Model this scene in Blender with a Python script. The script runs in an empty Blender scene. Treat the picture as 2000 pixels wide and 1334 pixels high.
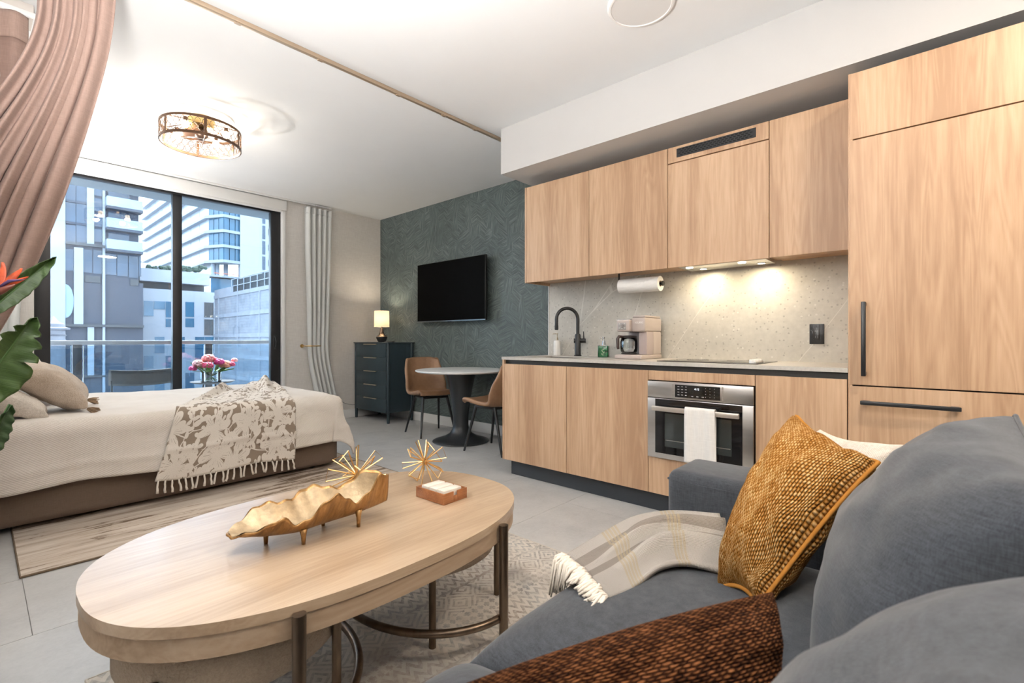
import bpy, bmesh, math, random
from math import sin, cos, pi, radians, sqrt, atan2, floor
from mathutils import Vector, Matrix, noise

# ------------------------------------------------------------------ camera, world, sun, exposure
SC = bpy.context.scene
COL = SC.collection
F_PX, YAW, HOR, CAM_H = 935.67, radians(48.127), 662.8, 1.05
cam_data = bpy.data.cameras.new('camera')
cam_data.sensor_width = 36.0
cam_data.lens = 36.0 * F_PX / 2000.0
cam_data.shift_y = (HOR - 667.0) / 2000.0
cam_data.clip_start = 0.02
cam_data.clip_end = 600
cam_data.dof.use_dof = True
cam_data.dof.focus_distance = 2.6
cam_data.dof.aperture_fstop = 5.6
cam = bpy.data.objects.new('camera', cam_data)
COL.objects.link(cam)
cam.location = (0, 0, CAM_H)
cam.rotation_euler = (radians(90), 0, -YAW)
SC.camera = cam

world = bpy.data.worlds.new('sky')
SC.world = world
world.use_nodes = True
wn = world.node_tree
wn.nodes['Background'].inputs['Color'].default_value = (0.74, 0.87, 1.0, 1)
wn.nodes['Background'].inputs['Strength'].default_value = 5.0

sun_data = bpy.data.lights.new('sun', 'SUN')
sun_data.energy = 13.0
sun_data.angle = radians(2.0)
sun_data.color = (1.0, 0.95, 0.88)
sun = bpy.data.objects.new('sun', sun_data)
COL.objects.link(sun)
sun.rotation_euler = (radians(-24), radians(14), 0)
sun.location = (0, 20, 40)

SC.view_settings.view_transform = 'Standard'
SC.view_settings.look = 'None'
SC.view_settings.gamma = 1.0
SC.view_settings.use_curve_mapping = False
SC.view_settings.exposure = 0.58
try:
    SC.cycles.use_denoising = True
    SC.cycles.max_bounces = 7
    SC.cycles.diffuse_bounces = 4
    SC.cycles.glossy_bounces = 3
    SC.cycles.transmission_bounces = 5
    SC.cycles.transparent_max_bounces = 8
    SC.cycles.use_adaptive_sampling = True
    SC.cycles.adaptive_threshold = 0.12
    SC.cycles.adaptive_min_samples = 16
    SC.cycles.sample_clamp_indirect = 6.0
    SC.cycles.caustics_reflective = False
    SC.cycles.caustics_refractive = False
except Exception:
    pass

# ------------------------------------------------------------------ measured placement helpers (metres)
FW = Vector((sin(YAW), cos(YAW), 0)); RT = Vector((cos(YAW), -sin(YAW), 0)); UP = Vector((0, 0, 1))
CO = Vector((0, 0, CAM_H))
def _ray(u, v): return FW + RT * ((u - 1000) / F_PX) + UP * ((HOR - v) / F_PX)
def at_x(u, v, x): d = _ray(u, v); return CO + d * (x / d.x)
def at_y(u, v, y): d = _ray(u, v); return CO + d * (y / d.y)
def at_z(u, v, z): d = _ray(u, v); return CO + d * ((z - CAM_H) / d.z)
def at_d(u, v, t): return CO + _ray(u, v) * t

# ------------------------------------------------------------------ object helpers
WM = {}
def put(o, parent=None, wp=True):
    """link o; parts are modelled in world metres when wp, else in the thing's own frame"""
    COL.objects.link(o)
    if parent is not None:
        o.parent = parent
        if wp:
            o.matrix_parent_inverse = WM.get(parent.name, Matrix.Identity(4)).inverted()
            WM[o.name] = Matrix.Identity(4)
        else:
            WM[o.name] = WM.get(parent.name, Matrix.Identity(4)).copy()
    else:
        WM[o.name] = Matrix.Identity(4)
    return o

def tag(o, label=None, cat=None, group=None, kind=None):
    if label: o['label'] = label
    if cat: o['category'] = cat
    if group: o['group'] = group
    if kind: o['kind'] = kind
    return o

def thing(name, label, cat, loc=(0, 0, 0), rotz=0.0, group=None, kind=None):
    o = bpy.data.objects.new(name, None)
    o.empty_display_size = 0.05
    COL.objects.link(o)
    o.location = loc
    o.rotation_euler = (0, 0, rotz)
    WM[o.name] = Matrix.Translation(Vector(loc)) @ Matrix.Rotation(rotz, 4, 'Z')
    return tag(o, label, cat, group, kind)

def dup(root, loc, rotz, label=None):
    r = root.copy(); COL.objects.link(r)
    r.location = loc; r.rotation_euler = (0, 0, rotz)
    if label: r['label'] = label
    for ch in root.children:
        c = ch.copy(); COL.objects.link(c); c.parent = r
        for g in ch.children:
            d = g.copy(); COL.objects.link(d); d.parent = c
    return r

def mesh_obj(name, verts, faces, mat, parent=None, smooth=False, uvs=None, wp=True, mats=None):
    me = bpy.data.meshes.new(name)
    me.from_pydata([tuple(v) for v in verts], [], faces)
    if uvs is not None:
        ul = me.uv_layers.new(name='UVMap')
        for lp in me.loops:
            ul.data[lp.index].uv = uvs[lp.vertex_index]
    if mat is not None: me.materials.append(mat)
    if smooth:
        me.polygons.foreach_set('use_smooth', [True] * len(me.polygons))
    me.update()
    o = bpy.data.objects.new(name, me)
    return put(o, parent, wp)

class MB:
    """collects simple solids into one mesh"""
    def __init__(s): s.bm = bmesh.new()
    def box(s, a, b, bev=0.0, seg=2):
        a, b = Vector(a), Vector(b)
        lo = Vector((min(a.x, b.x), min(a.y, b.y), min(a.z, b.z))); hi = Vector((max(a.x, b.x), max(a.y, b.y), max(a.z, b.z)))
        r = bmesh.ops.create_cube(s.bm, size=1.0)
        vs = r['verts']
        for v in vs:
            v.co = Vector(((lo.x + hi.x) / 2 + v.co.x * (hi.x - lo.x), (lo.y + hi.y) / 2 + v.co.y * (hi.y - lo.y), (lo.z + hi.z) / 2 + v.co.z * (hi.z - lo.z)))
        if bev > 0:
            es = list({e for v in vs for e in v.link_edges})
            bmesh.ops.bevel(s.bm, geom=es, offset=bev, segments=seg, profile=0.5, affect='EDGES')
        return s
    def obox(s, c, ax, ay, az, bev=0.0):
        """oriented box: centre and three half-axis vectors"""
        c = Vector(c); ax = Vector(ax); ay = Vector(ay); az = Vector(az)
        r = bmesh.ops.create_cube(s.bm, size=2.0); vs = r['verts']
        for v in vs: v.co = c + ax * v.co.x + ay * v.co.y + az * v.co.z
        if bev > 0:
            es = list({e for v in vs for e in v.link_edges})
            bmesh.ops.bevel(s.bm, geom=es, offset=bev, segments=2, profile=0.5, affect='EDGES')
        return s
    def tube(s, pts, r, seg=10, closed=False, caps=True):
        pts = [Vector(p) for p in pts]; n = len(pts)
        rad = r if isinstance(r, (list, tuple)) else [r] * n
        rings = []
        prev = None
        for i, p in enumerate(pts):
            if closed: d = pts[(i + 1) % n] - pts[i - 1]
            else: d = pts[min(i + 1, n - 1)] - pts[max(i - 1, 0)]
            if d.length < 1e-9: d = Vector((0, 0, 1))
            d.normalize()
            if prev is None:
                ref = Vector((0, 0, 1)) if abs(d.z) < 0.9 else Vector((1, 0, 0))
                x = d.cross(ref).normalized()
            else:
                x = (prev - d * prev.dot(d))
                x = x.normalized() if x.length > 1e-6 else d.cross(Vector((0, 0, 1))).normalized()
            prev = x
            y = d.cross(x)
            rings.append([s.bm.verts.new(p + x * (cos(2 * pi * k / seg) * rad[i]) + y * (sin(2 * pi * k / seg) * rad[i])) for k in range(seg)])
        m = n if closed else n - 1
        for i in range(m):
            A, B = rings[i], rings[(i + 1) % n]
            for k in range(seg):
                s.bm.faces.new((A[k], A[(k + 1) % seg], B[(k + 1) % seg], B[k]))
        if caps and not closed:
            s.bm.faces.new(list(reversed(rings[0]))); s.bm.faces.new(rings[-1])
        return s
    def lathe(s, prof, c=(0, 0, 0), seg=32, sx=1.0, sy=1.0):
        c = Vector(c); rings = []
        for r, z in prof:
            if r < 1e-6: rings.append([s.bm.verts.new(c + Vector((0, 0, z)))])
            else: rings.append([s.bm.verts.new(c + Vector((cos(2 * pi * k / seg) * r * sx, sin(2 * pi * k / seg) * r * sy, z))) for k in range(seg)])
        for A, B in zip(rings[:-1], rings[1:]):
            for k in range(seg):
                a0, a1 = A[k % len(A)], A[(k + 1) % len(A)]
                b0, b1 = B[k % len(B)], B[(k + 1) % len(B)]
                f = []
                for q in (a0, a1, b1, b0):
                    if q not in f: f.append(q)
                if len(f) > 2: s.bm.faces.new(f)
        return s
    def prism(s, outline, z0, z1, bev=0.0):
        """outline = [(x, y)], extruded in z"""
        lo = [s.bm.verts.new((x, y, z0)) for x, y in outline]; hi = [s.bm.verts.new((x, y, z1)) for x, y in outline]
        n = len(lo)
        fb = s.bm.faces.new(list(reversed(lo))); ft = s.bm.faces.new(hi)
        for k in range(n): s.bm.faces.new((lo[k], lo[(k + 1) % n], hi[(k + 1) % n], hi[k]))
        if bev > 0:
            es = list({e for f in (fb, ft) for e in f.edges})
            bmesh.ops.bevel(s.bm, geom=es, offset=bev, segments=2, profile=0.5, affect='EDGES')
        return s
    def sphere(s, c, r, sc=(1, 1, 1), u=16, v=10):
        q = bmesh.ops.create_uvsphere(s.bm, u_segments=u, v_segments=v, radius=r)
        for w in q['verts']: w.co = Vector(c) + Vector((w.co.x * sc[0], w.co.y * sc[1], w.co.z * sc[2]))
        return s
    def hexa(s, p):
        """eight corners: bottom four then top four, same order"""
        v = [s.bm.verts.new(Vector(q)) for q in p]
        for f in ((3, 2, 1, 0), (4, 5, 6, 7), (0, 1, 5, 4), (1, 2, 6, 5), (2, 3, 7, 6), (3, 0, 4, 7)):
            s.bm.faces.new([v[i] for i in f])
        return s
    def out(s, name, mat, parent=None, wp=True, smooth=False, auto=None):
        bmesh.ops.recalc_face_normals(s.bm, faces=s.bm.faces)
        me = bpy.data.meshes.new(name)
        s.bm.to_mesh(me); s.bm.free()
        if mat is not None: me.materials.append(mat)
        if smooth or auto:
            me.polygons.foreach_set('use_smooth', [True] * len(me.polygons))
            if auto:
                try: me.set_sharp_from_angle(angle=radians(auto))
                except Exception: pass
        o = bpy.data.objects.new(name, me)
        return put(o, parent, wp)

def box(name, a, b, mat, parent=None, bev=0.0, wp=True, seg=2):
    return MB().box(a, b, bev, seg).out(name, mat, parent, wp, auto=35 if bev else None)

def grid(name, fn, nu, nv, mat, parent=None, wp=True, thick=0.0, smooth=True, cu=False):
    """parametric sheet fn(s,t)->Vector with UVs"""
    V, UV, Fc = [], [], []
    for j in range(nv + 1):
        for i in range(nu + 1):
            a, b = i / nu, j / nv
            V.append(fn(a, b)); UV.append((a, b))
    for j in range(nv):
        for i in range(nu):
            k = j * (nu + 1) + i
            Fc.append((k, k + 1, k + nu + 2, k + nu + 1))
    o = mesh_obj(name, V, Fc, mat, parent, smooth, UV, wp)
    if thick:
        m = o.modifiers.new('thickness', 'SOLIDIFY'); m.thickness = thick; m.offset = 0
    return o

def pillow(name, c, thick, mat, parent=None, n=26, power=0.42, sag=0.07, wr=0.006, seed=0, flat=0.55, wp=True):
    """soft cushion stretched between four corners c = [A, B, C, D] (A-B-C-D around)"""
    A, B, C, D = [Vector(q) for q in c]
    nrm = ((B - A) + (C - D)).cross((D - A) + (C - B)).normalized()
    V, UV, Fc = [], [], []
    idx = {}
    for side in (1, -1):
        for j in range(n + 1):
            for i in range(n + 1):
                edge = i in (0, n) or j in (0, n)
                if side == -1 and edge:
                    idx[(side, i, j)] = idx[(1, i, j)]; continue
                s0, t0 = i / n, j / n
                s = 0.5 - 0.5 * cos(pi * s0); t = 0.5 - 0.5 * cos(pi * t0)
                s = s * .55 + s0 * .45; t = t * .55 + t0 * .45
                ps, pt = 4 * s * (1 - s), 4 * t * (1 - t)
                s2 = s + (0.5 - s) * 2 * sag * pt * abs(2 * s - 1) ** 2
                t2 = t + (0.5 - t) * 2 * sag * ps * abs(2 * t - 1) ** 2
                P = A * (1 - s2) * (1 - t2) + B * s2 * (1 - t2) + C * s2 * t2 + D * (1 - s2) * t2
                w = (max(ps, 0) * max(pt, 0)) ** power
                q = Vector((s * 6 + seed, t * 6, side * 3.1))
                wob = noise.noise(q) * wr * 2 + noise.noise(q * 2.3) * wr
                # radial creases near corners
                P = P + nrm * (side * (thick * (flat if side > 0 else 1 - flat) * w + (wob if not edge else 0)))
                if not edge:
                    P += nrm * side * wr * 0.8 * sin(14 * (s - t) + seed) * (1 - w)
                idx[(side, i, j)] = len(V)
                V.append(P); UV.append((s0, t0))
    for side in (1, -1):
        for j in range(n):
            for i in range(n):
                f = [idx[(side, i, j)], idx[(side, i + 1, j)], idx[(side, i + 1, j + 1)], idx[(side, i, j + 1)]]
                Fc.append(f if side > 0 else f[::-1])
    o = mesh_obj(name, V, Fc, mat, parent, True, UV, wp)
    m = o.modifiers.new('soft', 'SUBSURF'); m.levels = 1; m.render_levels = 1
    rim = [V[idx[(1, i, 0)]] for i in range(n)] + [V[idx[(1, n, j)]] for j in range(n)] + [V[idx[(1, i, n)]] for i in range(n, 0, -1)] + [V[idx[(1, 0, j)]] for j in range(n, 0, -1)]
    return o, rim

def catmull(pts, n):
    """n points along a smooth curve through pts"""
    P = [Vector(p) for p in pts]; P = [P[0] * 2 - P[1]] + P + [P[-1] * 2 - P[-2]]
    out = []
    m = len(P) - 3
    for k in range(n):
        x = k / (n - 1) * m; i = min(int(x), m - 1); t = x - i
        a, b, c, d = P[i:i + 4]
        out.append(0.5 * ((2 * b) + (c - a) * t + (2 * a - 5 * b + 4 * c - d) * t * t + (3 * b - a - 3 * c + d) * t ** 3))
    return out
def cat_at(pts, x):
    P = [Vector(p) for p in pts]; P = [P[0] * 2 - P[1]] + P + [P[-1] * 2 - P[-2]]
    m = len(P) - 3; x = min(max(x, 0), 1) * m; i = min(int(x), m - 1); t = x - i
    a, b, c, d = P[i:i + 4]
    return 0.5 * ((2 * b) + (c - a) * t + (2 * a - 5 * b + 4 * c - d) * t * t + (3 * b - a - 3 * c + d) * t ** 3)
def smooth01(a, b, x):
    x = min(max((x - a) / (b - a), 0), 1); return x * x * (3 - 2 * x)

# ------------------------------------------------------------------ materials
class N:
    """tiny node-graph helper"""
    def __init__(s, name):
        s.m = bpy.data.materials.new(name); s.m.use_nodes = True
        s.t = s.m.node_tree; s.b = s.t.nodes['Principled BSDF']
    def n(s, typ, **kw):
        x = s.t.nodes.new(typ)
        for k, v in kw.items():
            if k.startswith('_'): setattr(x, k[1:], v)
            else:
                k = int(k[1:]) if k[0] == 'i' and k[1:].isdigit() else k.replace('__', ' ')
                s.set(x, k, v)
        return x
    def set(s, x, k, v):
        if isinstance(v, bpy.types.NodeSocket): s.t.links.new(v, x.inputs[k])
        else: x.inputs[k].default_value = v
    def bs(s, k, v): s.set(s.b, k, v)
    def coord(s, kind='Object', scale=(1, 1, 1), rot=(0, 0, 0), loc=(0, 0, 0)):
        tc = s.t.nodes.new('ShaderNodeTexCoord'); mp = s.t.nodes.new('ShaderNodeMapping')
        s.t.links.new(tc.outputs[kind], mp.inputs['Vector'])
        mp.inputs['Scale'].default_value = scale; mp.inputs['Rotation'].default_value = rot; mp.inputs['Location'].default_value = loc
        return mp.outputs['Vector']
    def noise(s, vec, scale, detail=4, rough=.55, dist=0.0):
        return s.n('ShaderNodeTexNoise', Vector=vec, Scale=scale, Detail=detail, Roughness=rough, Distortion=dist).outputs['Fac']
    def math(s, op, a, b=0.0, c=0.0, clamp=False):
        x = s.t.nodes.new('ShaderNodeMath'); x.operation = op; x.use_clamp = clamp
        s.set(x, 0, a); s.set(x, 1, b); s.set(x, 2, c); return x.outputs[0]
    def ramp(s, fac, stops, interp='LINEAR'):
        x = s.t.nodes.new('ShaderNodeValToRGB'); s.set(x, 'Fac', fac)
        x.color_ramp.interpolation = interp
        e = x.color_ramp.elements
        e[0].position, e[0].color = stops[0][0], (*stops[0][1], 1) if len(stops[0][1]) == 3 else stops[0][1]
        e[1].position, e[1].color = stops[-1][0], (*stops[-1][1], 1)
        for p, cc in stops[1:-1]:
            q = e.new(p); q.color = (*cc, 1)
        return x.outputs['Color']
    def mix(s, fac, a, b, mode='MIX'):
        x = s.t.nodes.new('ShaderNodeMix'); x.data_type = 'RGBA'; x.blend_type = mode
        s.set(x, 0, fac)
        s.set(x, 6, a if not isinstance(a, tuple) else (*a, 1)); s.set(x, 7, b if not isinstance(b, tuple) else (*b, 1))
        return x.outputs[2]
    def bump(s, hgt, strength=.3, dist=.01):
        x = s.n('ShaderNodeBump', Height=hgt, Strength=strength, Distance=dist)
        s.t.links.new(x.outputs['Normal'], s.b.inputs['Normal']); return x

def M(name, col, rough=.5, metal=0.0, var=0.0, scale=6.0, bump=0.0, bscale=60.0, stretch=(1, 1, 1), spec=None, sheen=0.0, trans=0.0, ior=1.45, emit=None, estr=0.0, coat=0.0, sss=0.0, alpha=1.0):
    g = N(name)
    g.bs('Base Color', (*col, 1)); g.bs('Roughness', rough); g.bs('Metallic', metal)
    if spec is not None: g.bs('Specular IOR Level', spec)
    if sheen: g.bs('Sheen Weight', sheen); g.bs('Sheen Roughness', .5)
    if trans: g.bs('Transmission Weight', trans); g.bs('IOR', ior)
    if coat: g.bs('Coat Weight', coat); g.bs('Coat Roughness', .12)
    if sss: g.bs('Subsurface Weight', sss); g.bs('Subsurface Radius', (.01, .008, .006))
    if emit: g.bs('Emission Color', (*emit, 1)); g.bs('Emission Strength', estr)
    v = g.coord('Object', stretch)
    nz = g.noise(v, scale)
    if var:
        lo = tuple(max(c * (1 - var), 0) for c in col); hi = tuple(min(c * (1 + var), 1) for c in col)
        g.bs('Base Color', g.ramp(nz, [(.25, lo), (.75, hi)]))
    else:
        # subtle roughness variation keeps the surface procedural
        g.bs('Roughness', g.math('MULTIPLY_ADD', nz, .06, rough - .03))
    if bump:
        g.bump(g.noise(v, bscale, 3), bump, .004)
    if alpha < 1: g.bs('Alpha', alpha)
    return g.m

def wood(name, c1, c2, c3, axis='z', scale=1.0, rough=.45, contrast=1.0, coat=0.0):
    g = N(name)
    st = {'z': (9, 9, .55), 'x': (.55, 9, 9), 'y': (9, .55, 9)}[axis]
    info = g.t.nodes.new('ShaderNodeObjectInfo')
    off = g.n('ShaderNodeCombineXYZ', X=g.math('MULTIPLY', info.outputs['Random'], 13.7), Y=g.math('MULTIPLY', info.outputs['Random'], 7.3), Z=g.math('MULTIPLY', info.outputs['Random'], 5.1)).outputs[0]
    tc = g.t.nodes.new('ShaderNodeTexCoord')
    p0 = g.n('ShaderNodeVectorMath', _operation='ADD', i0=tc.outputs['Object'], i1=off).outputs[0]
    def mp(k):
        x = g.n('ShaderNodeMapping', Vector=p0); x.inputs['Scale'].default_value = tuple(q * k * scale for q in st); return x.outputs[0]
    broad = g.noise(mp(.55), 1.0, 2, .5, .3)
    fine = g.noise(mp(6.0), 1.0, 3, .65, .2)
    # cathedral figure: distorted rings
    fig = g.noise(mp(1.0), 1.1, 2, .5, .6)
    rings = g.math('FRACT', g.math('MULTIPLY', fig, 11.0))
    rings = g.math('ABSOLUTE', g.math('SUBTRACT', rings, .5))
    f = g.math('ADD', g.math('MULTIPLY', broad, .62), g.math('ADD', g.math('MULTIPLY', fine, .34), g.math('MULTIPLY', rings, .16)))
    mid = .56; w = .17 / contrast
    colr = g.ramp(f, [(mid - w, c1), (mid, c2), (mid + w, c3)])
    g.bs('Base Color', colr); g.bs('Roughness', g.math('MULTIPLY_ADD', fine, .12, rough - .06))
    if coat: g.bs('Coat Weight', coat); g.bs('Coat Roughness', .25)
    return g.m

def linen(name, col, var=.10, scale=500, bump=.25, rough=.9, trans=0.0, sheen=.1, kind='Object'):
    """plain cloth with crossed thread slubs"""
    g = N(name)
    v1 = g.coord(kind, (scale, scale, scale * .06)); v2 = g.coord(kind, (scale * .06, scale * .06, scale))
    th = g.math('ADD', g.math('MULTIPLY', g.noise(v1, 1.0, 2), .5), g.math('MULTIPLY', g.noise(v2, 1.0, 2), .5))
    lo = tuple(c * (1 - var) for c in col); hi = tuple(min(c * (1 + var), 1) for c in col)
    g.bs('Base Color', g.ramp(th, [(.35, lo), (.65, hi)])); g.bs('Roughness', rough); g.bs('Specular IOR Level', .12)
    g.bs('Sheen Weight', sheen)
    g.bump(th, bump, .002)
    if trans:
        tr = g.n('ShaderNodeBsdfTranslucent', Color=(*hi, 1)); ms = g.n('ShaderNodeMixShader', i0=trans, i1=g.b.outputs[0], i2=tr.outputs[0])
        g.t.links.new(ms.outputs[0], g.t.nodes['Material Output'].inputs['Surface'])
    return g.m
# ------------------------------------------------------------------ shared materials
m_ceil = M('ceiling_paint', (.80, .805, .81), .85, var=.012, scale=3, bump=.03, bscale=120)
m_white = M('white_paint', (.82, .82, .81), .5, var=.015, scale=4)
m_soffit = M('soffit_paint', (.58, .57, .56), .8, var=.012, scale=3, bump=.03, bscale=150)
m_black = M('black_metal', (.012, .013, .015), .38, .0, var=.15, scale=20)
m_blackframe = M('black_aluminium', (.010, .010, .012), .42, var=.15, scale=12)
m_steel = M('brushed_steel', (.60, .585, .57), .28, 1.0, var=.05, scale=40, stretch=(1, .02, 1))
m_brass = M('brass', (.70, .48, .20), .28, 1.0, var=.08, scale=30)
m_gold = M('gold_leaf_wire', (.80, .55, .26), .24, 1.0, var=.08, scale=60)
m_chrome = M('chrome', (.75, .75, .75), .1, 1.0)
m_tile = None
def _tile():
    g = N('stone_floor_tile')
    info = g.t.nodes.new('ShaderNodeObjectInfo')
    v = g.coord('Object'); a = g.noise(v, 1.7, 5, .6); b = g.noise(v, 60, 4, .7); c = g.noise(v, 9, 3, .6)
    f = g.math('ADD', g.math('MULTIPLY', a, .5), g.math('ADD', g.math('MULTIPLY', b, .28), g.math('MULTIPLY', c, .22)))
    f = g.math('ADD', f, g.math('MULTIPLY', g.math('SUBTRACT', info.outputs['Random'], .5), .06))
    g.bs('Base Color', g.ramp(f, [(.34, (.37, .37, .37)), (.5, (.46, .46, .455)), (.68, (.55, .545, .535))]))
    g.bs('Roughness', g.math('MULTIPLY_ADD', b, .15, .38)); g.bump(b, .06, .002)
    return g.m
m_tile = _tile()
m_grout = M('grout', (.30, .295, .29), .9, var=.1, scale=40)
def _wallpaper_dark():
    """dark green paper brushed in short crossing strokes"""
    g = N('brushed_green_wallpaper')
    base = g.coord('Object')
    wob = g.n('ShaderNodeTexNoise', Vector=base, Scale=1.8, Detail=2.0).outputs['Color']
    warp = g.n('ShaderNodeVectorMath', _operation='MULTIPLY_ADD', i0=wob, i1=(.10, .10, .10), i2=base).outputs[0]
    def strokes(angle, sc):
        m0 = g.n('ShaderNodeMapping', Vector=warp); m0.inputs['Rotation'].default_value = (angle, 0, 0)
        mp = g.n('ShaderNodeMapping', Vector=m0.outputs[0]); mp.inputs['Scale'].default_value = (1, 4.0 * sc, 70 * sc)
        a = g.noise(mp.outputs[0], 1.0, 4, .7, .15)
        return a
    s1, s2, s3 = strokes(radians(20), 1.3), strokes(radians(-38), 1.3), strokes(radians(80), 1.3)
    mp = g.n('ShaderNodeMapping', Vector=warp); mp.inputs['Rotation'].default_value = (radians(0), 0, 0); mp.inputs['Scale'].default_value = (4.2, 8.5, 5.0)
    cell = g.n('ShaderNodeTexVoronoi', Vector=mp.outputs[0], Scale=1.25, Randomness=.75)
    cr = g.n('ShaderNodeSeparateColor', Color=cell.outputs['Color']).outputs[0]
    k1 = g.math('GREATER_THAN', cr, .36); k2 = g.math('GREATER_THAN', cr, .66)
    st = g.mix(k2, g.mix(k1, s1, s2), s3)
    gapk = g.math('MULTIPLY', g.noise(base, 2.2, 3), .25)
    f = g.math('ADD', st, g.math('SUBTRACT', gapk, .12))
    g.bs('Base Color', g.ramp(f, [(.32, (.060, .078, .077)), (.50, (.102, .129, .126)), (.62, (.155, .186, .181)), (.78, (.28, .315, .305))]))
    g.bs('Roughness', g.math('MULTIPLY_ADD', st, -.25, .62)); g.bump(g.noise(base, 90, 2), .15, .003)
    g.bs('Specular IOR Level', .35)
    return g.m
m_green = _wallpaper_dark()
def _paper_beige():
    g = N('woven_beige_wallpaper')
    v1 = g.coord('Object', (260, 260, 14)); v2 = g.coord('Object', (10, 10, 200)); v0 = g.coord('Object')
    th = g.math('ADD', g.math('MULTIPLY', g.noise(v1, 1, 2), .5), g.math('MULTIPLY', g.noise(v2, 1, 2), .5))
    g.bs('Base Color', g.ramp(th, [(.32, (.61, .575, .54)), (.66, (.74, .71, .675))])); g.bs('Roughness', .8); g.bump(th, .2, .002)
    return g.m
m_beigewall = _paper_beige()
def _backsplash():
    g = N('speckled_limestone')
    v = g.coord('Object')
    a = g.noise(v, 2.2, 5, .6); b = g.noise(v, 30, 3, .6)
    base = g.ramp(g.math('ADD', g.math('MULTIPLY', a, .6), g.math('MULTIPLY', b, .4)), [(.35, (.46, .44, .395)), (.65, (.58, .555, .50))])
    vo = g.n('ShaderNodeTexVoronoi', Vector=v, Scale=44.0, Randomness=1.0)
    rnd = g.n('ShaderNodeSeparateColor', Color=vo.outputs['Color'])
    sp = g.math('MULTIPLY', g.math('LESS_THAN', vo.outputs['Distance'], g.math('MULTIPLY', rnd.outputs[0], .42)), g.math('GREATER_THAN', rnd.outputs[1], .62))
    base = g.mix(g.math('MULTIPLY', sp, .5), base, (.22, .205, .185))
    vo2 = g.n('ShaderNodeTexVoronoi', Vector=v, Scale=30.0, Randomness=1.0)
    r2 = g.n('ShaderNodeSeparateColor', Color=vo2.outputs['Color'])
    sp2 = g.math('MULTIPLY', g.math('LESS_THAN', vo2.outputs['Distance'], g.math('MULTIPLY', r2.outputs[0], .2)), g.math('GREATER_THAN', r2.outputs[1], .6))
    base = g.mix(g.math('MULTIPLY', sp2, .5), base, (.72, .70, .65))
    dv = g.n('ShaderNodeTexNoise', Vector=v, Scale=2.0, Detail=3.0)
    wv = g.n('ShaderNodeVectorMath', _operation='MULTIPLY_ADD', i0=dv.outputs['Color'], i1=(.04, .04, .04), i2=v).outputs[0]
    m0 = g.n('ShaderNodeMapping', Vector=wv); m0.inputs['Rotation'].default_value = (radians(55), 0, 0)
    mp = g.n('ShaderNodeMapping', Vector=m0.outputs[0]); mp.inputs['Scale'].default_value = (1, .55, 2.6)
    ve = g.n('ShaderNodeTexVoronoi', Vector=mp.outputs[0], Scale=.75, _feature='DISTANCE_TO_EDGE')
    vein = g.math('LESS_THAN', ve.outputs['Distance'], .0035)
    base = g.mix(g.math('MULTIPLY', vein, .42), base, (.80, .78, .72))
    g.bs('Base Color', base); g.bs('Roughness', .42)
    return g.m
m_stone = _backsplash()
m_counter = M('composite_worktop', (.52, .49, .45), .35, var=.10, scale=70)
OAK = ((.42, .255, .150), (.565, .370, .230), (.68, .475, .315))
m_oak = wood('pale_oak_veneer', *OAK, axis='z', rough=.42)
m_oakh = wood('pale_oak_veneer_flat', *OAK, axis='y', rough=.42)
def _glass(name, tint, refl=.07):
    g = N(name)
    fr = g.n('ShaderNodeFresnel', IOR=1.45)
    tr = g.n('ShaderNodeBsdfTransparent', Color=(*tint, 1)); gl = g.n('ShaderNodeBsdfGlossy', Color=(1, 1, 1, 1), Roughness=.01)
    ms = g.n('ShaderNodeMixShader', i0=g.math('MULTIPLY', fr.outputs[0], refl / .04, clamp=True), i1=tr.outputs[0], i2=gl.outputs[0])
    g.t.links.new(ms.outputs[0], g.t.nodes['Material Output'].inputs['Surface'])
    return g.m
m_winglass = _glass('window_glass', (.86, .92, .97), .05)
m_railglass = _glass('balcony_glass', (.72, .82, .88), .05)
m_clear = _glass('clear_glass', (.93, .95, .95), .06)

# ------------------------------------------------------------------ the setting
XL, XG, XK, YW, YB, ZC = -0.28, 3.81, 3.35, 5.92, -1.60, 2.74
KE = 2.557       # end of the kitchen run
def struct(o, label=None): return tag(o, label, kind='structure')

fl = struct(box('floor', (XL, YB, -.12), (XG, 6.10, -.004), m_grout), 'grey stone tiled floor of the studio')
ty = -1.8; row = 0
while ty < 6.10:
    off = -1.9 + (0.6 if row % 2 else 0.0) + .23
    tx = off
    while tx < XG:
        a0, a1 = max(tx, XL), min(tx + 1.2, XG); b0, b1 = max(ty, YB), min(ty + .6, 6.08)
        if a1 - a0 > .03 and b1 - b0 > .03:
            box('tile', (a0 + .0012, b0 + .0012, -.012), (a1 - .0012, b1 - .0012, 0), m_tile, fl)
        tx += 1.2
    ty += .6; row += 1

cl = struct(box('ceiling', (XL - .1, YB - .1, ZC), (XG + .1, 6.12, ZC + .15), m_ceil), 'flat white ceiling')
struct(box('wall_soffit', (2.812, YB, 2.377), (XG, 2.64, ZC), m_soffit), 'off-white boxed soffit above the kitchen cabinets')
struct(box('wall_left', (XL - .12, YB, 0), (XL, 6.10, ZC), m_white), 'plain white wall behind the bed head')
struct(box('wall_back', (XL - .12, YB - .12, 0), (XG + .1, YB, ZC), m_white), 'plain white wall behind the sofa')
struct(box('wall_right', (XG, 2.5, 0), (XG + .12, 6.10, ZC), m_green), 'dark green brushed wallpaper wall behind the television')
struct(box('wall_kitchen', (XK, YB, 0), (XG, KE - .004, 2.377), m_white), 'furred-out wall behind the kitchen run')
bsl = struct(box('trim_1', (3.33, .20, .90), (XK, KE - .008, 1.56), m_stone), 'speckled pale stone backsplash slab')
struct(box('trim_2', (3.326, KE - .008, .90), (XK, KE, 1.56), m_white), 'thin white edge strip beside the backsplash')
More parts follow.
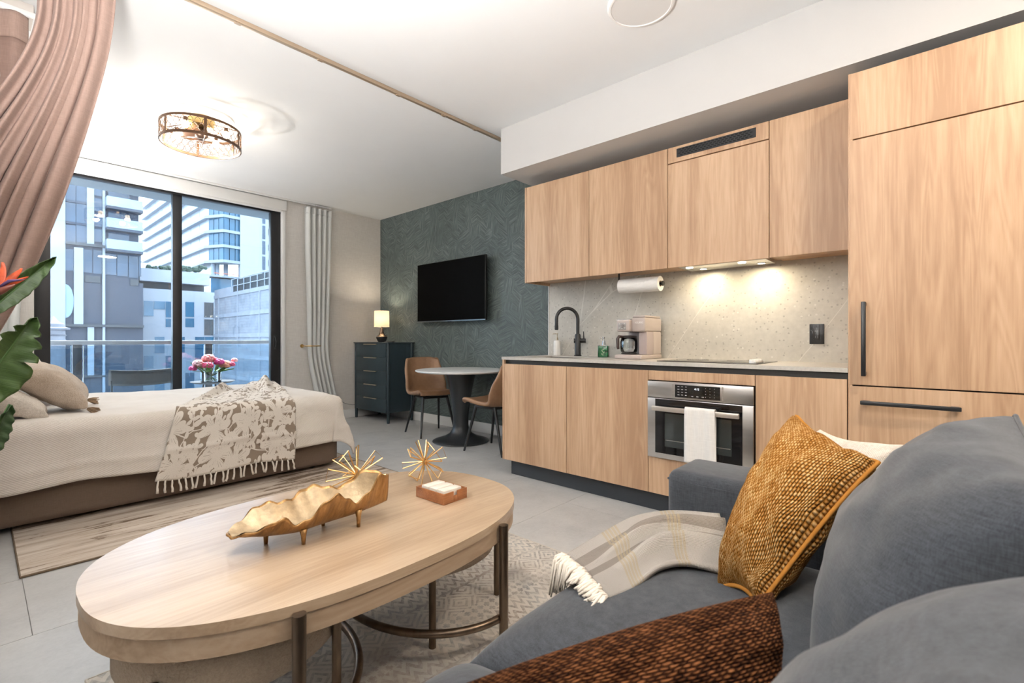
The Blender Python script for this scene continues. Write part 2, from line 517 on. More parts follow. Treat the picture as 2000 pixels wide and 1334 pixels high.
# window wall: piers either side and over the opening
OX0, OX1, OZ = 0.33, 2.452, 2.64
ww = struct(box('wall_window', (OX1, YW, 0), (XG, 6.10, ZC), m_beigewall), 'woven beige wallpaper wall beside the balcony door')
box('pier', (XL, YW, 0), (OX0, 6.10, ZC), m_beigewall, ww)
box('lintel', (OX0, YW, OZ), (OX1, 6.10, ZC), m_white, ww)
struct(box('trim_3', (OX1 - .004, YW - .012, 0), (OX1 + .035, YW + .05, OZ + .04), m_white, bev=.003), 'white jamb trim beside the balcony door')
# white valance over the door, holding the rolled shade
va = struct(box('trim_4', (XL + .002, YW - .045, 2.60), (OX1 + .035, YW, 2.715), m_white, bev=.004), 'white valance box over the balcony door')
box('shade_roll', (OX0 + .02, YW - .03, 2.575), (OX1 - .02, YW - .008, 2.602), m_white, va, bev=.004)
struct(box('baseboard_right', (XG - .014, 2.66, 0), (XG - .0005, YW - .0005, .112), m_white, bev=.003), 'white baseboard along the green wall')
struct(box('baseboard_window', (OX1 + .036, YW - .014, 0), (XG - .0145, YW - .0005, .112), m_white, bev=.003), 'white baseboard under the beige wallpaper')
struct(box('baseboard_left', (XL + .0005, YB + .001, 0), (XL + .014, YW - .001, .112), m_white, bev=.003), 'white baseboard along the bed-head wall')

# sliding balcony door
win = struct(thing('window_1', 'black framed two-panel sliding glass balcony door', None, ((OX0 + OX1) / 2, 5.99, 0)))
y0, y1 = 5.955, 6.03
box('head_rail', (OX0, y0, 2.565), (OX1, y1, OZ), m_blackframe, win, .003)
box('sill_rail', (OX0, y0, 0.0), (OX1, y1, .045), m_blackframe, win, .003)
box('stile', (OX0, y0, .045), (.437, y1, 2.565), m_blackframe, win, .003)
box('stile', (1.357, y0, .045), (1.438, y1, 2.565), m_blackframe, win, .003)
box('stile', (2.338, y0, .045), (OX1 - .004, y1, 2.565), m_blackframe, win, .003)
for a, b, yy in ((.437, 1.357, 6.0), (1.438, 2.338, 5.985)):
    p = box('pane', (a, yy, .10), (b, yy + .006, 2.565), m_winglass, win)
    box('bottom_rail', (a, yy - .014, .045), (b, yy + .02, .105), m_blackframe, win)
hd = MB()
hp = [(2.382, 5.953 - .035 * sin(pi * k / 12) - .0, 1.088 - .15 * k / 12) for k in range(13)]
hd.tube(hp, .008, 8)
ho = hd.out('door_handle', m_black, win, smooth=True); ho['label'] = 'black D-shaped pull handle'
box('latch_plate', (2.362, 5.950, .93), (2.400, 5.956, 1.095), m_black, win, .002)
# ------------------------------------------------------------------ kitchen
CF = 2.739            # front plane of the base units
Y0, Y1, Y2, Y3, Y4 = KE, 1.947, 1.336, .732, .328
m_shadow = M('dark_carcass', (.05, .04, .035), .8, var=.1)
m_plinth = M('dark_plinth', (.030, .036, .045), .45, var=.1, scale=8)
GP = .0018
def door(name, ya, yb, za, zb, x, parent, mat=None, th=.02):
    return box(name, (x, yb + GP, za + GP), (x + th, ya - GP, zb - GP), mat or m_oak, parent, .0012, seg=1)
def base_unit(ya, yb, label):
    t = thing('base_cabinet', label, 'cabinet', (3.03, (ya + yb) / 2, 0))
    box('carcass', (CF + .021, yb + .001, .118), (3.32, ya - .001, .832), m_shadow, t)
    return t
t = base_unit(Y0, Y1, 'pale oak base cabinet at the kitchen end beside the round table')
box('end_panel', (CF, Y0 - .019, .116), (3.325, Y0 - .0005, .893), m_oak, t, .001, seg=1)
door('door', Y0 - .019, Y1, .116, .862, CF, t)
t = base_unit(Y1, Y2, 'pale oak base cabinet left of the oven')
door('door', Y1, Y2, .116, .862, CF, t)
t = base_unit(Y2, Y3, 'pale oak housing cabinet around the built-in oven')
t.children[0].scale = (1, 1, 1)
bpy.data.objects.remove(t.children[0])
box('carcass', (CF + .021, Y3 + .001, .118), (3.32, Y2 - .001, .325), m_shadow, t)
box('carcass_back', (3.30, Y3 + .001, .326), (3.32, Y2 - .001, .832), m_shadow, t)
door('drawer', Y2, Y3, .116, .339, CF, t)
door('filler_panel', Y2, Y3, .802, .862, CF, t, wood('pale_oak_filler', *OAK, axis='z', rough=.42))
t = base_unit(Y3, Y4, 'narrow pale oak base cabinet between oven and refrigerator')
door('door', Y3, Y4 + .002, .116, .862, CF, t)
struct(box('trim_5', (2.79, Y4, .0), (3.30, Y0 - .05, .116), m_plinth), 'dark recessed plinth under the base cabinets')

# worktop with the dark finger-pull channel below it
t = thing('worktop', 'thin stone worktop with a dark channel under its front edge', 'worktop', (3.03, 1.44, .893))
SX0, SX1, SY0, SY1 = 2.86, 3.17, 1.96, 2.40      # sink cut-out
for a, b in (((CF - .004, Y4, .893), (SX0, Y0 + .004, .914)), ((SX1, Y4, .893), (3.33, Y0 + .004, .914)), ((SX0, Y4, .893), (SX1, SY0, .914)), ((SX0, SY1, .893), (SX1, Y0 + .004, .914))):
    box('slab', a, b, m_counter, t)
box('finger_channel', (CF + .022, Y4, .834), (CF + .07, Y0 - .02, .892), M('channel_black', (.012, .011, .011), .5, var=.1), t)
t = thing('sink', 'dark undermount sink sunk into the worktop', 'sink', ((SX0 + SX1) / 2, (SY0 + SY1) / 2, .74))
m_sink = M('granite_sink', (.10, .095, .09), .45, var=.15, scale=120)
mb = MB(); w = .01
mb.box((SX0, SY0, .845), (SX1, SY1, .852)); mb.box((SX0, SY0, .845), (SX0 + w, SY1, .905)); mb.box((SX1 - w, SY0, .845), (SX1, SY1, .905)); mb.box((SX0, SY0, .845), (SX1, SY0 + w, .905)); mb.box((SX0, SY1 - w, .845), (SX1, SY1, .905))
mb.out('basin', m_sink, t)
MB().lathe([(0, .853), (.035, .853), (.04, .8555), (.03, .8575), (0, .8565)], ((SX0 + SX1) / 2, (SY0 + SY1) / 2, 0), 20).out('drain', m_chrome, t, smooth=True)

# faucet
fx, fy, fz = 3.262, 2.205, .914
t = thing('faucet', 'matte black gooseneck faucet with a side lever', 'faucet', (fx, fy, fz))
mb = MB(); mb.lathe([(0, 0), (.030, 0), (.030, .006), (.024, .010), (.0235, .17), (.019, .18), (.0, .18)], (fx, fy, fz), 20)
mb.out('body', m_black, t, auto=40)
d = Vector((-.62, .78, 0)).normalized()
d = Vector((-.74, .67, 0)).normalized()
R_ = .088
pts = [Vector((fx, fy, fz + .17)), Vector((fx, fy, fz + .28))]
for k in range(0, 17):
    a = pi * k / 16
    pts.append(Vector((fx, fy, fz + .30)) + d * (R_ - R_ * cos(a)) + UP * (R_ * sin(a)))
pts += [Vector((fx, fy, fz + .24)) + d * 2 * R_]
MB().tube(pts, .0135, 14).out('spout', m_black, t, auto=50)
e = Vector((fx, fy, fz + .22)) + d * 2 * R_
MB().tube([e + UP * .03, e, e - UP * .008], [.0150, .0155, .013], 14).out('spray_head', m_black, t, auto=50)
side = Vector((.55, -.83, 0)).normalized()
q = Vector((fx, fy, fz + .125))
MB().tube([q - side * .032, q + side * .065], .0185, 16).out('valve', m_black, t, auto=40)
MB().tube([q + side * .050 + UP * .01, q + side * .046 + UP * .075], [.0050, .0040], 10).out('lever', m_black, t, smooth=True)

# soap dispenser
t = thing('soap_dispenser', 'white ceramic soap pump with a metal spout by the sink', 'soap dispenser', (3.285, 2.43, .914))
o = Vector((3.285, 2.43, .914))
MB().lathe([(0, 0), (.028, 0), (.030, .004), (.030, .115), (.027, .125), (.011, .128), (0, .128)], o, 24).out('bottle', M('white_ceramic', (.82, .80, .77), .3, var=.02), t, smooth=False, auto=40)
m_nickel = M('brushed_nickel', (.55, .47, .36), .3, 1.0, var=.06)
MB().lathe([(.0095, .128), (.0095, .150), (.004, .152), (.004, .178), (.008, .180), (.008, .188), (0, .189)], o, 16).out('pump', m_nickel, t, auto=40)
MB().tube([o + UP * .183, o + Vector((-.022, .022, .183)), o + Vector((-.028, .028, .178))], .0035, 8).out('nozzle', m_nickel, t, smooth=True)

# green soap bottle
o = Vector((3.185, 1.915, .914))
t = thing('soap_bottle', 'square bottle of bright green liquid with a steel pump', 'bottle', o)
g = N('green_liquid'); g.bs('Base Color', (.01, .42, .12, 1)); g.bs('Roughness', .08); g.bs('Transmission Weight', .55); g.bs('IOR', 1.36); g.bs('Emission Color', (.0, .25, .07, 1)); g.bs('Emission Strength', 0.0)
g.bs('Base Color', g.ramp(g.noise(g.coord('Object'), 20), [(.3, (.0, .30, .08)), (.7, (.02, .50, .14))]))
def sqring(w, r): # rounded square outline
    out = []
    for cx, cy, a0 in ((w - r, w - r, 0), (-w + r, w - r, 90), (-w + r, -w + r, 180), (w - r, -w + r, 270)):
        for k in range(5): a = radians(a0 + 22.5 * k); out.append((cx + r * cos(a), cy + r * sin(a)))
    return out
def rot2(pts, a, c): return [(c[0] + x * cos(a) - y * sin(a), c[1] + x * sin(a) + y * cos(a)) for x, y in pts]
ang = radians(20)
MB().prism(rot2(sqring(.040, .008), ang, o), o.z + .0005, o.z + .092, .004).out('bottle', m_clear, t, auto=40)
MB().prism(rot2(sqring(.0375, .007), ang, o), o.z + .0035, o.z + .085, .003).out('liquid', g.m, t, auto=40)
MB().lathe([(.015, .092), (.015, .104), (.012, .106), (.012, .124), (.005, .126), (.005, .140), (.0105, .142), (.0105, .154), (0, .155)], o, 16).out('pump', m_chrome, t, auto=40)
MB().tube([o + UP * .148, o + Vector((-.024, .012, .148)), o + Vector((-.031, .016, .142))], .0035, 8).out('nozzle', m_chrome, t, smooth=True)
def leaf_decal():
    mb = MB(); ax = Vector((cos(ang), sin(ang), 0)); nx = Vector((-sin(ang) * 0 - cos(ang + pi / 2 - pi) * 0, 0, 0))
    f = Vector((-cos(ang), -sin(ang), 0)); sdv = Vector((-sin(ang), cos(ang), 0))
    c = o + f * .0408
    for k in range(7):
        p = c + sdv * (.008 * sin(k * 1.7)) + UP * (.018 + .007 * k)
        mb.obox(p, f * .0003, (sdv * cos(k) + UP * sin(k)) * .006, (UP * cos(k) - sdv * sin(k)) * .0022)
    q_ = mb.out('label_print', M('pale_print', (.55, .62, .45), .6), t); q_['kind'] = 'stuff'; return q_
leaf_decal()

# coffee maker
o = Vector((3.13, 1.59, .914))
t = thing('coffee_maker', 'taupe drip coffee maker with a glass carafe', 'coffee maker', o)
m_taupe = M('taupe_plastic', (.47, .405, .375), .38, var=.03, scale=10)
m_dark = M('dark_plastic', (.02, .018, .018), .4, var=.1)
# machine faces -x; left bay (larger y) brews into the carafe, right bay (smaller y) is the tank column
def rbox(name, a, b, mat, bev, par=t): return box(name, o + Vector(a), o + Vector(b), mat, par, bev, seg=3)
rbox('base', (-.175, -.10, .0), (.14, .105, .030), m_taupe, .008)
rbox('tower', (.015, -.095, .030), (.14, .100, .19), m_taupe, .008)
rbox('column', (-.085, -.095, .030), (.02, -.035, .19), M('taupe_gloss', (.42, .355, .345), .22, var=.03), .006)
rbox('brew_head', (-.150, .0, .19), (.14, .102, .272), m_taupe, .010)
rbox('pod_head', (-.120, -.098, .188), (.14, .004, .285), m_taupe, .012)
rbox('lid', (-.110, -.094, .285), (.13, .0, .300), m_taupe, .006)
rbox('trim_ring', (-.146, .004, .258), (.06, .099, .276), M('grey_rim', (.55, .53, .53), .25, .6), .005)
rbox('control_panel', (-.1535, .026, .202), (-.1490, .088, .252), M('panel_grey', (.33, .31, .30), .35, var=.03), .003)
MB().tube([o + Vector((-.1535, .054, .229)), o + Vector((-.161, .054, .229))], .009, 18).out('dial', M('dial_silver', (.62, .60, .58), .25, .8), t, auto=40)
for k, (yy, zz) in enumerate(((.076, .215), (.036, .215), (.076, .243), (.036, .243), (.056, .212))):
    rbox('button', (-.1555, yy - .005, zz - .003), (-.1530, yy + .005, zz + .003), M('button_%d' % k, (.6, .58, .56), .4), .001)
cc = o + Vector((-.075, .045, .034))
MB().lathe([(0, 0), (.052, 0), (.054, .004), (.050, .006), (0, .006)], cc, 28).out('hot_plate', m_dark, t, auto=40)
car = MB().lathe([(.048, .007), (.056, .016), (.060, .045), (.060, .085), (.055, .112), (.053, .112), (.058, .085), (.058, .045), (.054, .018), (.046, .0095), (0, .0095), (0, .007)], cc, 32).out('carafe', m_clear, t, smooth=True)
MB().lathe([(0, .112), (.056, .112), (.057, .122), (.050, .128), (0, .130)], cc, 28).out('carafe_lid', m_dark, t, auto=40)
hv = Vector((-.9, .45, 0)).normalized()
MB().tube([cc + hv * .050 + UP * .118, cc + hv * .082 + UP * .122, cc + hv * .094 + UP * .105, cc + hv * .092 + UP * .05, cc + hv * .088 + UP * .035], [.010, .011, .012, .011, .009], 10).out('carafe_handle', M('brown_handle', (.055, .035, .03), .4, var=.1), t, smooth=True)
rbox('tank', (.142, -.092, .035), (.150, .096, .24), m_clear, .002)

def text_mesh(name, body, size, loc, xdir, ydir, mat, parent, depth=.0004, align='CENTER'):
    cu = bpy.data.curves.new(name, 'FONT'); cu.body = body; cu.size = size; cu.extrude = depth
    cu.align_x = align; cu.align_y = 'CENTER'
    tmp = bpy.data.objects.new(name, cu); COL.objects.link(tmp)
    dg = bpy.context.evaluated_depsgraph_get()
    me = bpy.data.meshes.new_from_object(tmp.evaluated_get(dg))
    bpy.data.objects.remove(tmp)
    x = Vector(xdir).normalized(); y = Vector(ydir).normalized(); z = x.cross(y)
    me.transform(Matrix(((x.x, y.x, z.x, loc[0]), (x.y, y.y, z.y, loc[1]), (x.z, y.z, z.z, loc[2]), (0, 0, 0, 1))))
    me.materials.clear(); me.materials.append(mat)
    return put(bpy.data.objects.new(name, me), parent)
text_mesh('lettering', 'KEURIG', .018, o + Vector((-.1212, -.055, .250)), (0, -1, 0), (0, 0, 1), M('white_print', (.85, .83, .80), .4), t)

# cooktop and its magnetic knob strip
t = thing('cooktop', 'black glass cooktop flush on the worktop', 'cooktop', (2.98, 1.02, .914))
box('glass_plate', (2.80, .735, .9142), (3.22, 1.31, .9185), M('black_ceramic_glass', (.012, .012, .013), .06, var=.1, scale=3), t, .0015)
m_ring = M('burner_print', (.10, .10, .10), .2)
for k, (bx, by, br) in enumerate(((2.92, 1.16, .085), (3.10, 1.17, .065), (2.93, .90, .065), (3.10, .90, .085))):
    MB().lathe([(br - .0015, .9186), (br + .0015, .9186), (br + .0015, .9189), (br - .0015, .9189), (br - .0015, .9186)], (bx, by, 0), 40).out('burner_ring', m_ring, t)
m_knob = M('white_knob', (.78, .77, .75), .3, var=.02)
t2 = thing('knob_set', 'row of small white control knobs on the cooktop corner', 'knobs', (2.90, .775, .9185))
for k in range(4):
    MB().lathe([(0, 0), (.016, 0), (.017, .004), (.015, .018), (.012, .020), (0, .020)], (2.845 + .036 * k, .775 - .002 * k, .9187), 18).out('knob', m_knob, t2, auto=40)
box('holder', (2.825, .752, .9186), (2.975, .760, .930), m_knob, t2, .002)

# built-in oven
t = thing('oven', 'built-in stainless oven with a dark glass door', 'oven', (2.95, (Y2 + Y3) / 2, .34))
OY0, OY1 = Y2 - .004, Y3 + .004
m_ovenglass = M('oven_glass', (.010, .010, .011), .05, var=.1)
box('body', (CF + .012, OY1 + .004, .345), (3.28, OY0 - .004, .795), m_shadow, t)
box('control_fascia', (CF - .016, OY1, .702), (CF + .012, OY0, .799), m_steel, t, .002)
box('door_panel', (CF - .016, OY1, .341), (CF + .012, OY0, .698), m_steel, t, .002)
dg_ = box('door_glass', (CF - .0185, .790, .372), (CF - .0162, 1.282, .694), m_ovenglass, t)
def _cav():
    g = N('oven_window'); v = g.coord('Object'); z = g.n('ShaderNodeSeparateXYZ', Vector=v).outputs['Z']
    g.bs('Base Color', (.035, .042, .042, 1)); g.bs('Roughness', g.math('MULTIPLY_ADD', g.noise(v, 8), .05, .05)); g.bs('Specular IOR Level', .9); g.bs('Coat Weight', .5); g.bs('Coat Roughness', .03)
    return g.m
box('oven_window', (CF - .0192, .845, .415), (CF - .0187, 1.222, .612), _cav(), t)
box('rack_bar', (CF - .0205, .850, .452), (CF - .0194, 1.217, .456), m_steel, t)
mb = MB(); mb.box((CF - .066, .795, .628), (CF - .048, 1.285, .656), .004)
hb = mb.out('handle', M('pale_satin_steel', (.66, .60, .54), .3, .8, var=.03), t, auto=40)
for yy in (.82, 1.26):
    box('handle_post', (CF - .05, yy - .008, .636), (CF - .0185, yy + .008, .650), m_steel, hb)
dsp = box('display', (CF - .0175, .905, .713), (CF - .0158, 1.160, .786), m_ovenglass, t)
m_led = M('display_glow', (.6, .62, .65), .5, emit=(.75, .82, .9), estr=1.2)
XF = CF - .0179
text_mesh('clock', '4:12', .016, (XF, 1.033, .766), (0, -1, 0), (0, 0, 1), m_led, dsp, .0002)
m_mark = M('display_print', (.45, .45, .46), .5)
rr = random.Random(4)
mk = MB()
for i in range(4):
    for j in range(3):
        mk.box((XF, 1.145 - .022 * j - .011, .777 - .016 * i - .003), (XF + .0004, 1.145 - .022 * j, .777 - .016 * i))
        mk.box((XF, .985 - .024 * j - .003, .775 - .016 * i - .003), (XF + .0004, .985 - .024 * j, .775 - .016 * i))
for j in range(3): mk.box((XF, 1.065 - .03 * j - .012, .722), (XF + .0004, 1.065 - .03 * j, .726))
mk.out('touch_marks', m_mark, dsp)['kind'] = 'stuff'
for sgn in (0, 1):
    yy = 1.178 if sgn == 0 else .897
    mk = MB()
    for i in range(4): mk.box((CF - .0163, yy - .010, .714 + .019 * i), (CF - .0159, yy, .7305 + .019 * i))
    mk.out('key_strip', M('key_grey_%d' % sgn, (.52, .50, .48), .35, .9), t)

# towel over the oven handle
def towel(s, q):
    y = 1.082 - .165 * s
    L = q * .60
    top = .657; xo = CF - .0705; xi = CF - .0445
    if L < .30:   # front fall
        z = top - (.30 - L); x = xo
        y += (.30 - L) * (-.04 * (s)) 
        x -= .006 * (.5 + .5 * sin(s * 9 + .4)) * (1 - L / .30) ** .5 + .003 * sin(s * 17)
    elif L < .33:
        a = (L - .30) / .03 * pi; z = top + .010 * sin(a); x = (xo + xi) / 2 - (xi - xo) / 2 * cos(a)
    else:
        z = top - (L - .33); x = xi + .002 * sin(s * 8)
    return Vector((x, y, z))
tw = grid('hand_towel', towel, 26, 60, linen('white_towelling', (.80, .78, .75), .05, 260, .4), thick=.004)
tag(tw, 'white hand towel hung over the oven door handle', 'towel')

# wall cabinets
UX, UB, UT = 3.01, 1.513, 2.297
def wall_unit(ya, yb, label):
    t = thing('wall_cabinet', label, 'cabinet', (3.17, (ya + yb) / 2, UB))
    return t
W = (2.557, 1.937, 1.332, .731, .33)
t = wall_unit(W[0], W[1], 'pale oak wall cabinet at the left end over the sink')
box('carcass', (UX + .021, W[1] + .001, UB + .022), (3.329, W[0] - .019, UT), m_oakh, t)
box('end_panel', (UX, W[0] - .018, UB), (3.329, W[0], UT), m_oak, t, .001, seg=1)
door('door', W[0] - .018, W[1], UB, UT, UX, t)
t = wall_unit(W[1], W[2], 'pale oak wall cabinet above the paper towel roll')
box('carcass', (UX + .021, W[2] + .001, UB + .022), (3.329, W[1] - .001, UT), m_oakh, t)
door('door', W[1], W[2], UB, UT, UX, t)
t = wall_unit(W[2], W[3], 'pale oak wall cabinet with a black vent grille above the cooktop')
box('carcass', (UX + .021, W[3] + .001, UB + .030), (3.329, W[2] - .001, UT), m_oakh, t)
door('door', W[2], W[3], UB, 2.190, UX, t)
fz_ = door('vent_panel', W[2], W[3], 2.193, UT, UX, t)
gr = box('grille_frame', (UX - .003, .800, 2.222), (UX - .0002, 1.272, 2.278), m_blackframe, t, .001, seg=1)
gm = MB()
for i in range(4):
    for j in range(19):
        y = .818 + .023 * j + (.0115 if i % 2 else 0)
        gm.box((UX - .0042, y, 2.2305 + .0115 * i), (UX - .0031, y + .015, 2.2365 + .0115 * i))
gm.out('grille_slots', M('slot_dark', (.0035, .0035, .0035), .9), gr)
hood = box('hood_tray', (UX + .05, W[3] + .03, UB + .004), (3.28, W[2] - .05, UB + .026), M('hood_steel', (.62, .61, .59), .3, .9, var=.03), t, .003)
m_spot = M('led_spot', (1, 1, 1), .5, emit=(1.0, .88, .66), estr=10)
for yy in (1.22, .90):
    MB().lathe([(0, 0), (.022, 0), (.022, .004), (0, .004)], (UX + .08, yy, UB - .0005), 20).out('lamp_lens', m_spot, hood, auto=40)
t = wall_unit(W[3], W[4], 'pale oak wall cabinet beside the tall refrigerator unit')
box('carcass', (UX + .021, W[4] + .001, UB + .022), (3.329, W[3] - .001, UT), m_oakh, t)
door('door', W[3], W[4], UB, UT, UX, t)
# warm spots under the wall cabinets
def spot_lamp(x, y, z, power, label):
    t = thing('under_cabinet_light', label, 'light', (x, y, z))
    MB().lathe([(0, 0), (.020, 0), (.024, -.004), (.026, -.004), (.026, .003), (0, .003)], (x, y, z), 22).out('bezel', m_steel, t, auto=40)
    MB().lathe([(0, -.0035), (.019, -.0035), (.019, -.001), (0, -.001)], (x, y, z), 20).out('lens', m_spot, t, auto=40)
    L = bpy.data.lights.new('under_cabinet_lamp', 'AREA'); L.shape = 'DISK'; L.size = .045; L.energy = power; L.color = (1.0, .83, .56)
    lo = bpy.data.objects.new('under_cabinet_lamp', L); COL.objects.link(lo); lo.location = (x, y, z - .008)
    return t
spot_lamp(3.20, 1.17, UB + .0215 - .018, 1.5, 'small round warm light under the cabinet left of the hood centre')
spot_lamp(3.20, .82, UB + .0215 - .018, 1.5, 'small round warm light under the cabinet near the refrigerator')

# paper towel holder and roll
t = thing('paper_towel_holder', 'black paper towel holder fixed under the wall cabinet', 'holder', (3.13, 1.60, UB))
zc, xc = 1.434, 3.13
mb = MB(); mb.box((xc - .018, 1.58, UB + .0175), (xc + .018, 1.745, UB + .0215)); mb.out('mount_plate', m_black, t)
mb = MB(); mb.box((xc - .006, 1.752, zc), (xc + .006, 1.758, UB + .0215)); mb.out('arm', m_black, t)
MB().tube([(xc, 1.758, zc), (xc, 1.42, zc)], .007, 12).out('rod', m_black, t, smooth=True)
MB().tube([(xc, 1.425, zc), (xc, 1.415, zc)], .018, 16).out('end_stop', m_black, t, auto=40)
t = thing('paper_towel_roll', 'roll of white paper towel hanging above the coffee maker', 'paper towel', (xc, 1.585, zc))
def ringtube(name, y_a, y_b, ro, ri, mat):
    prof = [(ri, y_a), (ro, y_a), (ro, y_b), (ri, y_b), (ri, y_a)]
    mb = MB(); mb.lathe(prof, (0, 0, 0), 36)
    for v in mb.bm.verts: v.co = Vector((xc + v.co.x, v.co.z, zc + v.co.y))
    return mb.out(name, mat, t, auto=40)
ringtube('paper', 1.436, 1.742, .052, .021, M('paper_white', (.83, .81, .78), .85, bump=.5, bscale=160))
ringtube('core', 1.438, 1.740, .0205, .017, M('cardboard', (.42, .30, .20), .9, var=.1))

# outlet on the backsplash
t = thing('wall_outlet', 'black double power outlet on the stone backsplash', 'outlet', (3.327, .551, 1.08))
box('plate', (3.322, .514, 1.022), (3.3298, .588, 1.141), m_black, t, .002)
ins = box('insert', (3.3195, .533, 1.046), (3.322, .569, 1.117), M('outlet_insert', (.02, .02, .021), .3), t, .001)
for zz in (1.064, 1.099):
    mb = MB(); mb.box((3.3190, .544, zz - .005), (3.3196, .546, zz + .005)); mb.box((3.3190, .556, zz - .004), (3.3196, .558, zz + .004)); mb.out('socket', M('slot_grey', (.25, .25, .25), .5), ins)

# tall refrigerator unit
FE = -.37
t = thing('refrigerator_unit', 'tall pale oak panelled refrigerator with black bar handles', 'refrigerator', (3.0, (Y4 + FE) / 2, 0))
box('side_panel', (CF + .001, Y4 - .018, .0), (3.33, Y4 - .0005, 2.298), m_oak, t, .001, seg=1)
box('carcass', (CF + .022, FE, .118), (3.33, Y4 - .019, 2.294), m_shadow, t)
OAKW = ((.46, .26, .135), (.60, .375, .215), (.70, .475, .30))
m_oakw = m_oak
door('top_door', Y4 - .004, FE, 1.986, 2.298, CF, t)
dd = door('fridge_door', Y4 - .004, FE, .836, 1.984, CF, t)
dr = door('freezer_drawer', Y4 - .004, FE, .116, .833, CF, t)
hb = box('handle', (CF - .052, .256, .882), (CF - .036, .274, 1.222), m_black, dd, .003)
box('handle_post', (CF - .038, .258, .886), (CF, .272, .900), m_black, dd); box('handle_post', (CF - .038, .258, 1.205), (CF, .272, 1.219), m_black, dd)
hb = box('handle', (CF - .052, -.062, .752), (CF - .036, .277, .770), m_black, dr, .003)
box('handle_post', (CF - .038, -.056, .756), (CF, -.030, .768), m_black, dr); box('handle_post', (CF - .038, .245, .756), (CF, .271, .768), m_black, dr)
box('plinth', (2.79, FE, 0), (3.3, Y4 - .019, .116), m_plinth, t)
# ------------------------------------------------------------------ dresser, lamp, remote, television
m_navy = M('dark_blue_lacquer', (.028, .046, .058), .42, var=.12, scale=14, stretch=(1, 1, .2))
m_champ = M('champagne_metal', (.80, .69, .54), .35, .9, var=.05)
DX0, DX1, DY0, DY1 = 3.390, 3.785, 5.105, 5.895
t = thing('dresser', 'dark blue five-drawer dresser in the corner by the green wall', 'dresser', ((DX0 + DX1) / 2, (DY0 + DY1) / 2, 0))
mb = MB(); mb.box((DX0 - .008, DY0 - .008, .998), (DX1 + .008, DY1 + .008, 1.012), .004); mb.out('top', m_navy, t, auto=40)
box('body', (DX0 + .020, DY0 + .014, .130), (DX1 - .004, DY1 - .014, .998), m_navy, t)
for (lx, ly) in ((DX0, DY0), (DX0, DY1), (DX1, DY0), (DX1, DY1)):
    cx = lx + (.021 if lx == DX0 else -.021); cy = ly + (.021 if ly == DY0 else -.021)
    MB().lathe([(0, 0), (.015, 0), (.018, .006), (.021, .13), (.0215, .998), (0, .998)], (cx, cy, 0), 16).out('post_leg', m_navy, t, auto=40)
zt = .995
for k in range(5):
    d = box('drawer', (DX0 + .002, DY0 + .045, zt - .1735), (DX0 + .022, DY1 - .045, zt - .0015), m_navy, t, .002)
    pl = box('pull', (DX0 - .014, 5.36, zt - .013), (DX0 + .002, 5.645, zt - .003), m_champ, d, .0015)
    zt -= .1735

t = thing('table_lamp', 'small lit table lamp with a white drum shade on the dresser', 'lamp', (3.56, 5.50, 1.012))
o = Vector((3.56, 5.50, 1.012))
MB().lathe([(0, 0), (.040, 0), (.046, .003), (.060, .030), (.071, .058), (.072, .068), (.070, .073), (0, .073)], o, 32).out('base', M('matte_black_ceramic', (.018, .017, .017), .55, var=.1), t, auto=50)
MB().lathe([(.070, .073), (.060, .084), (.040, .100), (.027, .130), (.020, .165), (.018, .185), (.010, .187), (.010, .205), (0, .205)], o, 32).out('neck', M('bronze_glaze', (.16, .115, .085), .25, .7, var=.2), t, auto=60)
def _shade():
    g = N('lit_white_shade'); v = g.coord('Object', (300, 300, 300))
    g.bs('Base Color', (.85, .80, .72, 1)); g.bs('Roughness', .9)
    tr = g.n('ShaderNodeBsdfTranslucent', Color=(.95, .88, .78, 1)); ms = g.n('ShaderNodeMixShader', i0=.55, i1=g.b.outputs[0], i2=tr.outputs[0])
    g.bump(g.noise(v, 1), .15, .001)
    g.t.links.new(ms.outputs[0], g.t.nodes['Material Output'].inputs['Surface'])
    return g.m
MB().lathe([(.0970, .200), (.0945, .413), (.0930, .413), (.0955, .200), (.0970, .200)], o, 40).out('shade', _shade(), t, auto=50)
MB().lathe([(0, .240), (.012, .243), (.028, .275), (.030, .295), (.022, .318), (0, .326)], o, 16).out('bulb', M('lit_bulb', (1, .9, .75), .5, emit=(1.0, .80, .55), estr=25), t, smooth=True)
L = bpy.data.lights.new('table_lamp_bulb', 'POINT'); L.energy = 6; L.color = (1, .84, .62); L.shadow_soft_size = .03
lo = bpy.data.objects.new('table_lamp_bulb', L); COL.objects.link(lo); lo.location = o + Vector((0, 0, .355))
t = box('remote_control', (3.49, 5.16, 1.0122), (3.53, 5.34, 1.024), m_dark, None, .004)
tag(t, 'thin black remote control lying on the dresser top', 'remote')
for k in range(5): box('button', (3.499, 5.18 + .026 * k, 1.0238), (3.521, 5.190 + .026 * k, 1.0252), M('remote_key_%d' % k, (.08, .08, .08), .6), t)
cord = [(2.99, 5.902, .27), (3.06, 5.900, .285), (3.16, 5.898, .26), (3.26, 5.896, .20), (3.37, 5.900, .17), (3.42, 5.905, .17)]
tag(MB().tube(catmull(cord, 40), .003, 6).out('power_cord', M('grey_cord', (.10, .10, .10), .5), None, smooth=True), 'thin dark power cord along the wall left of the dresser', 'cord')

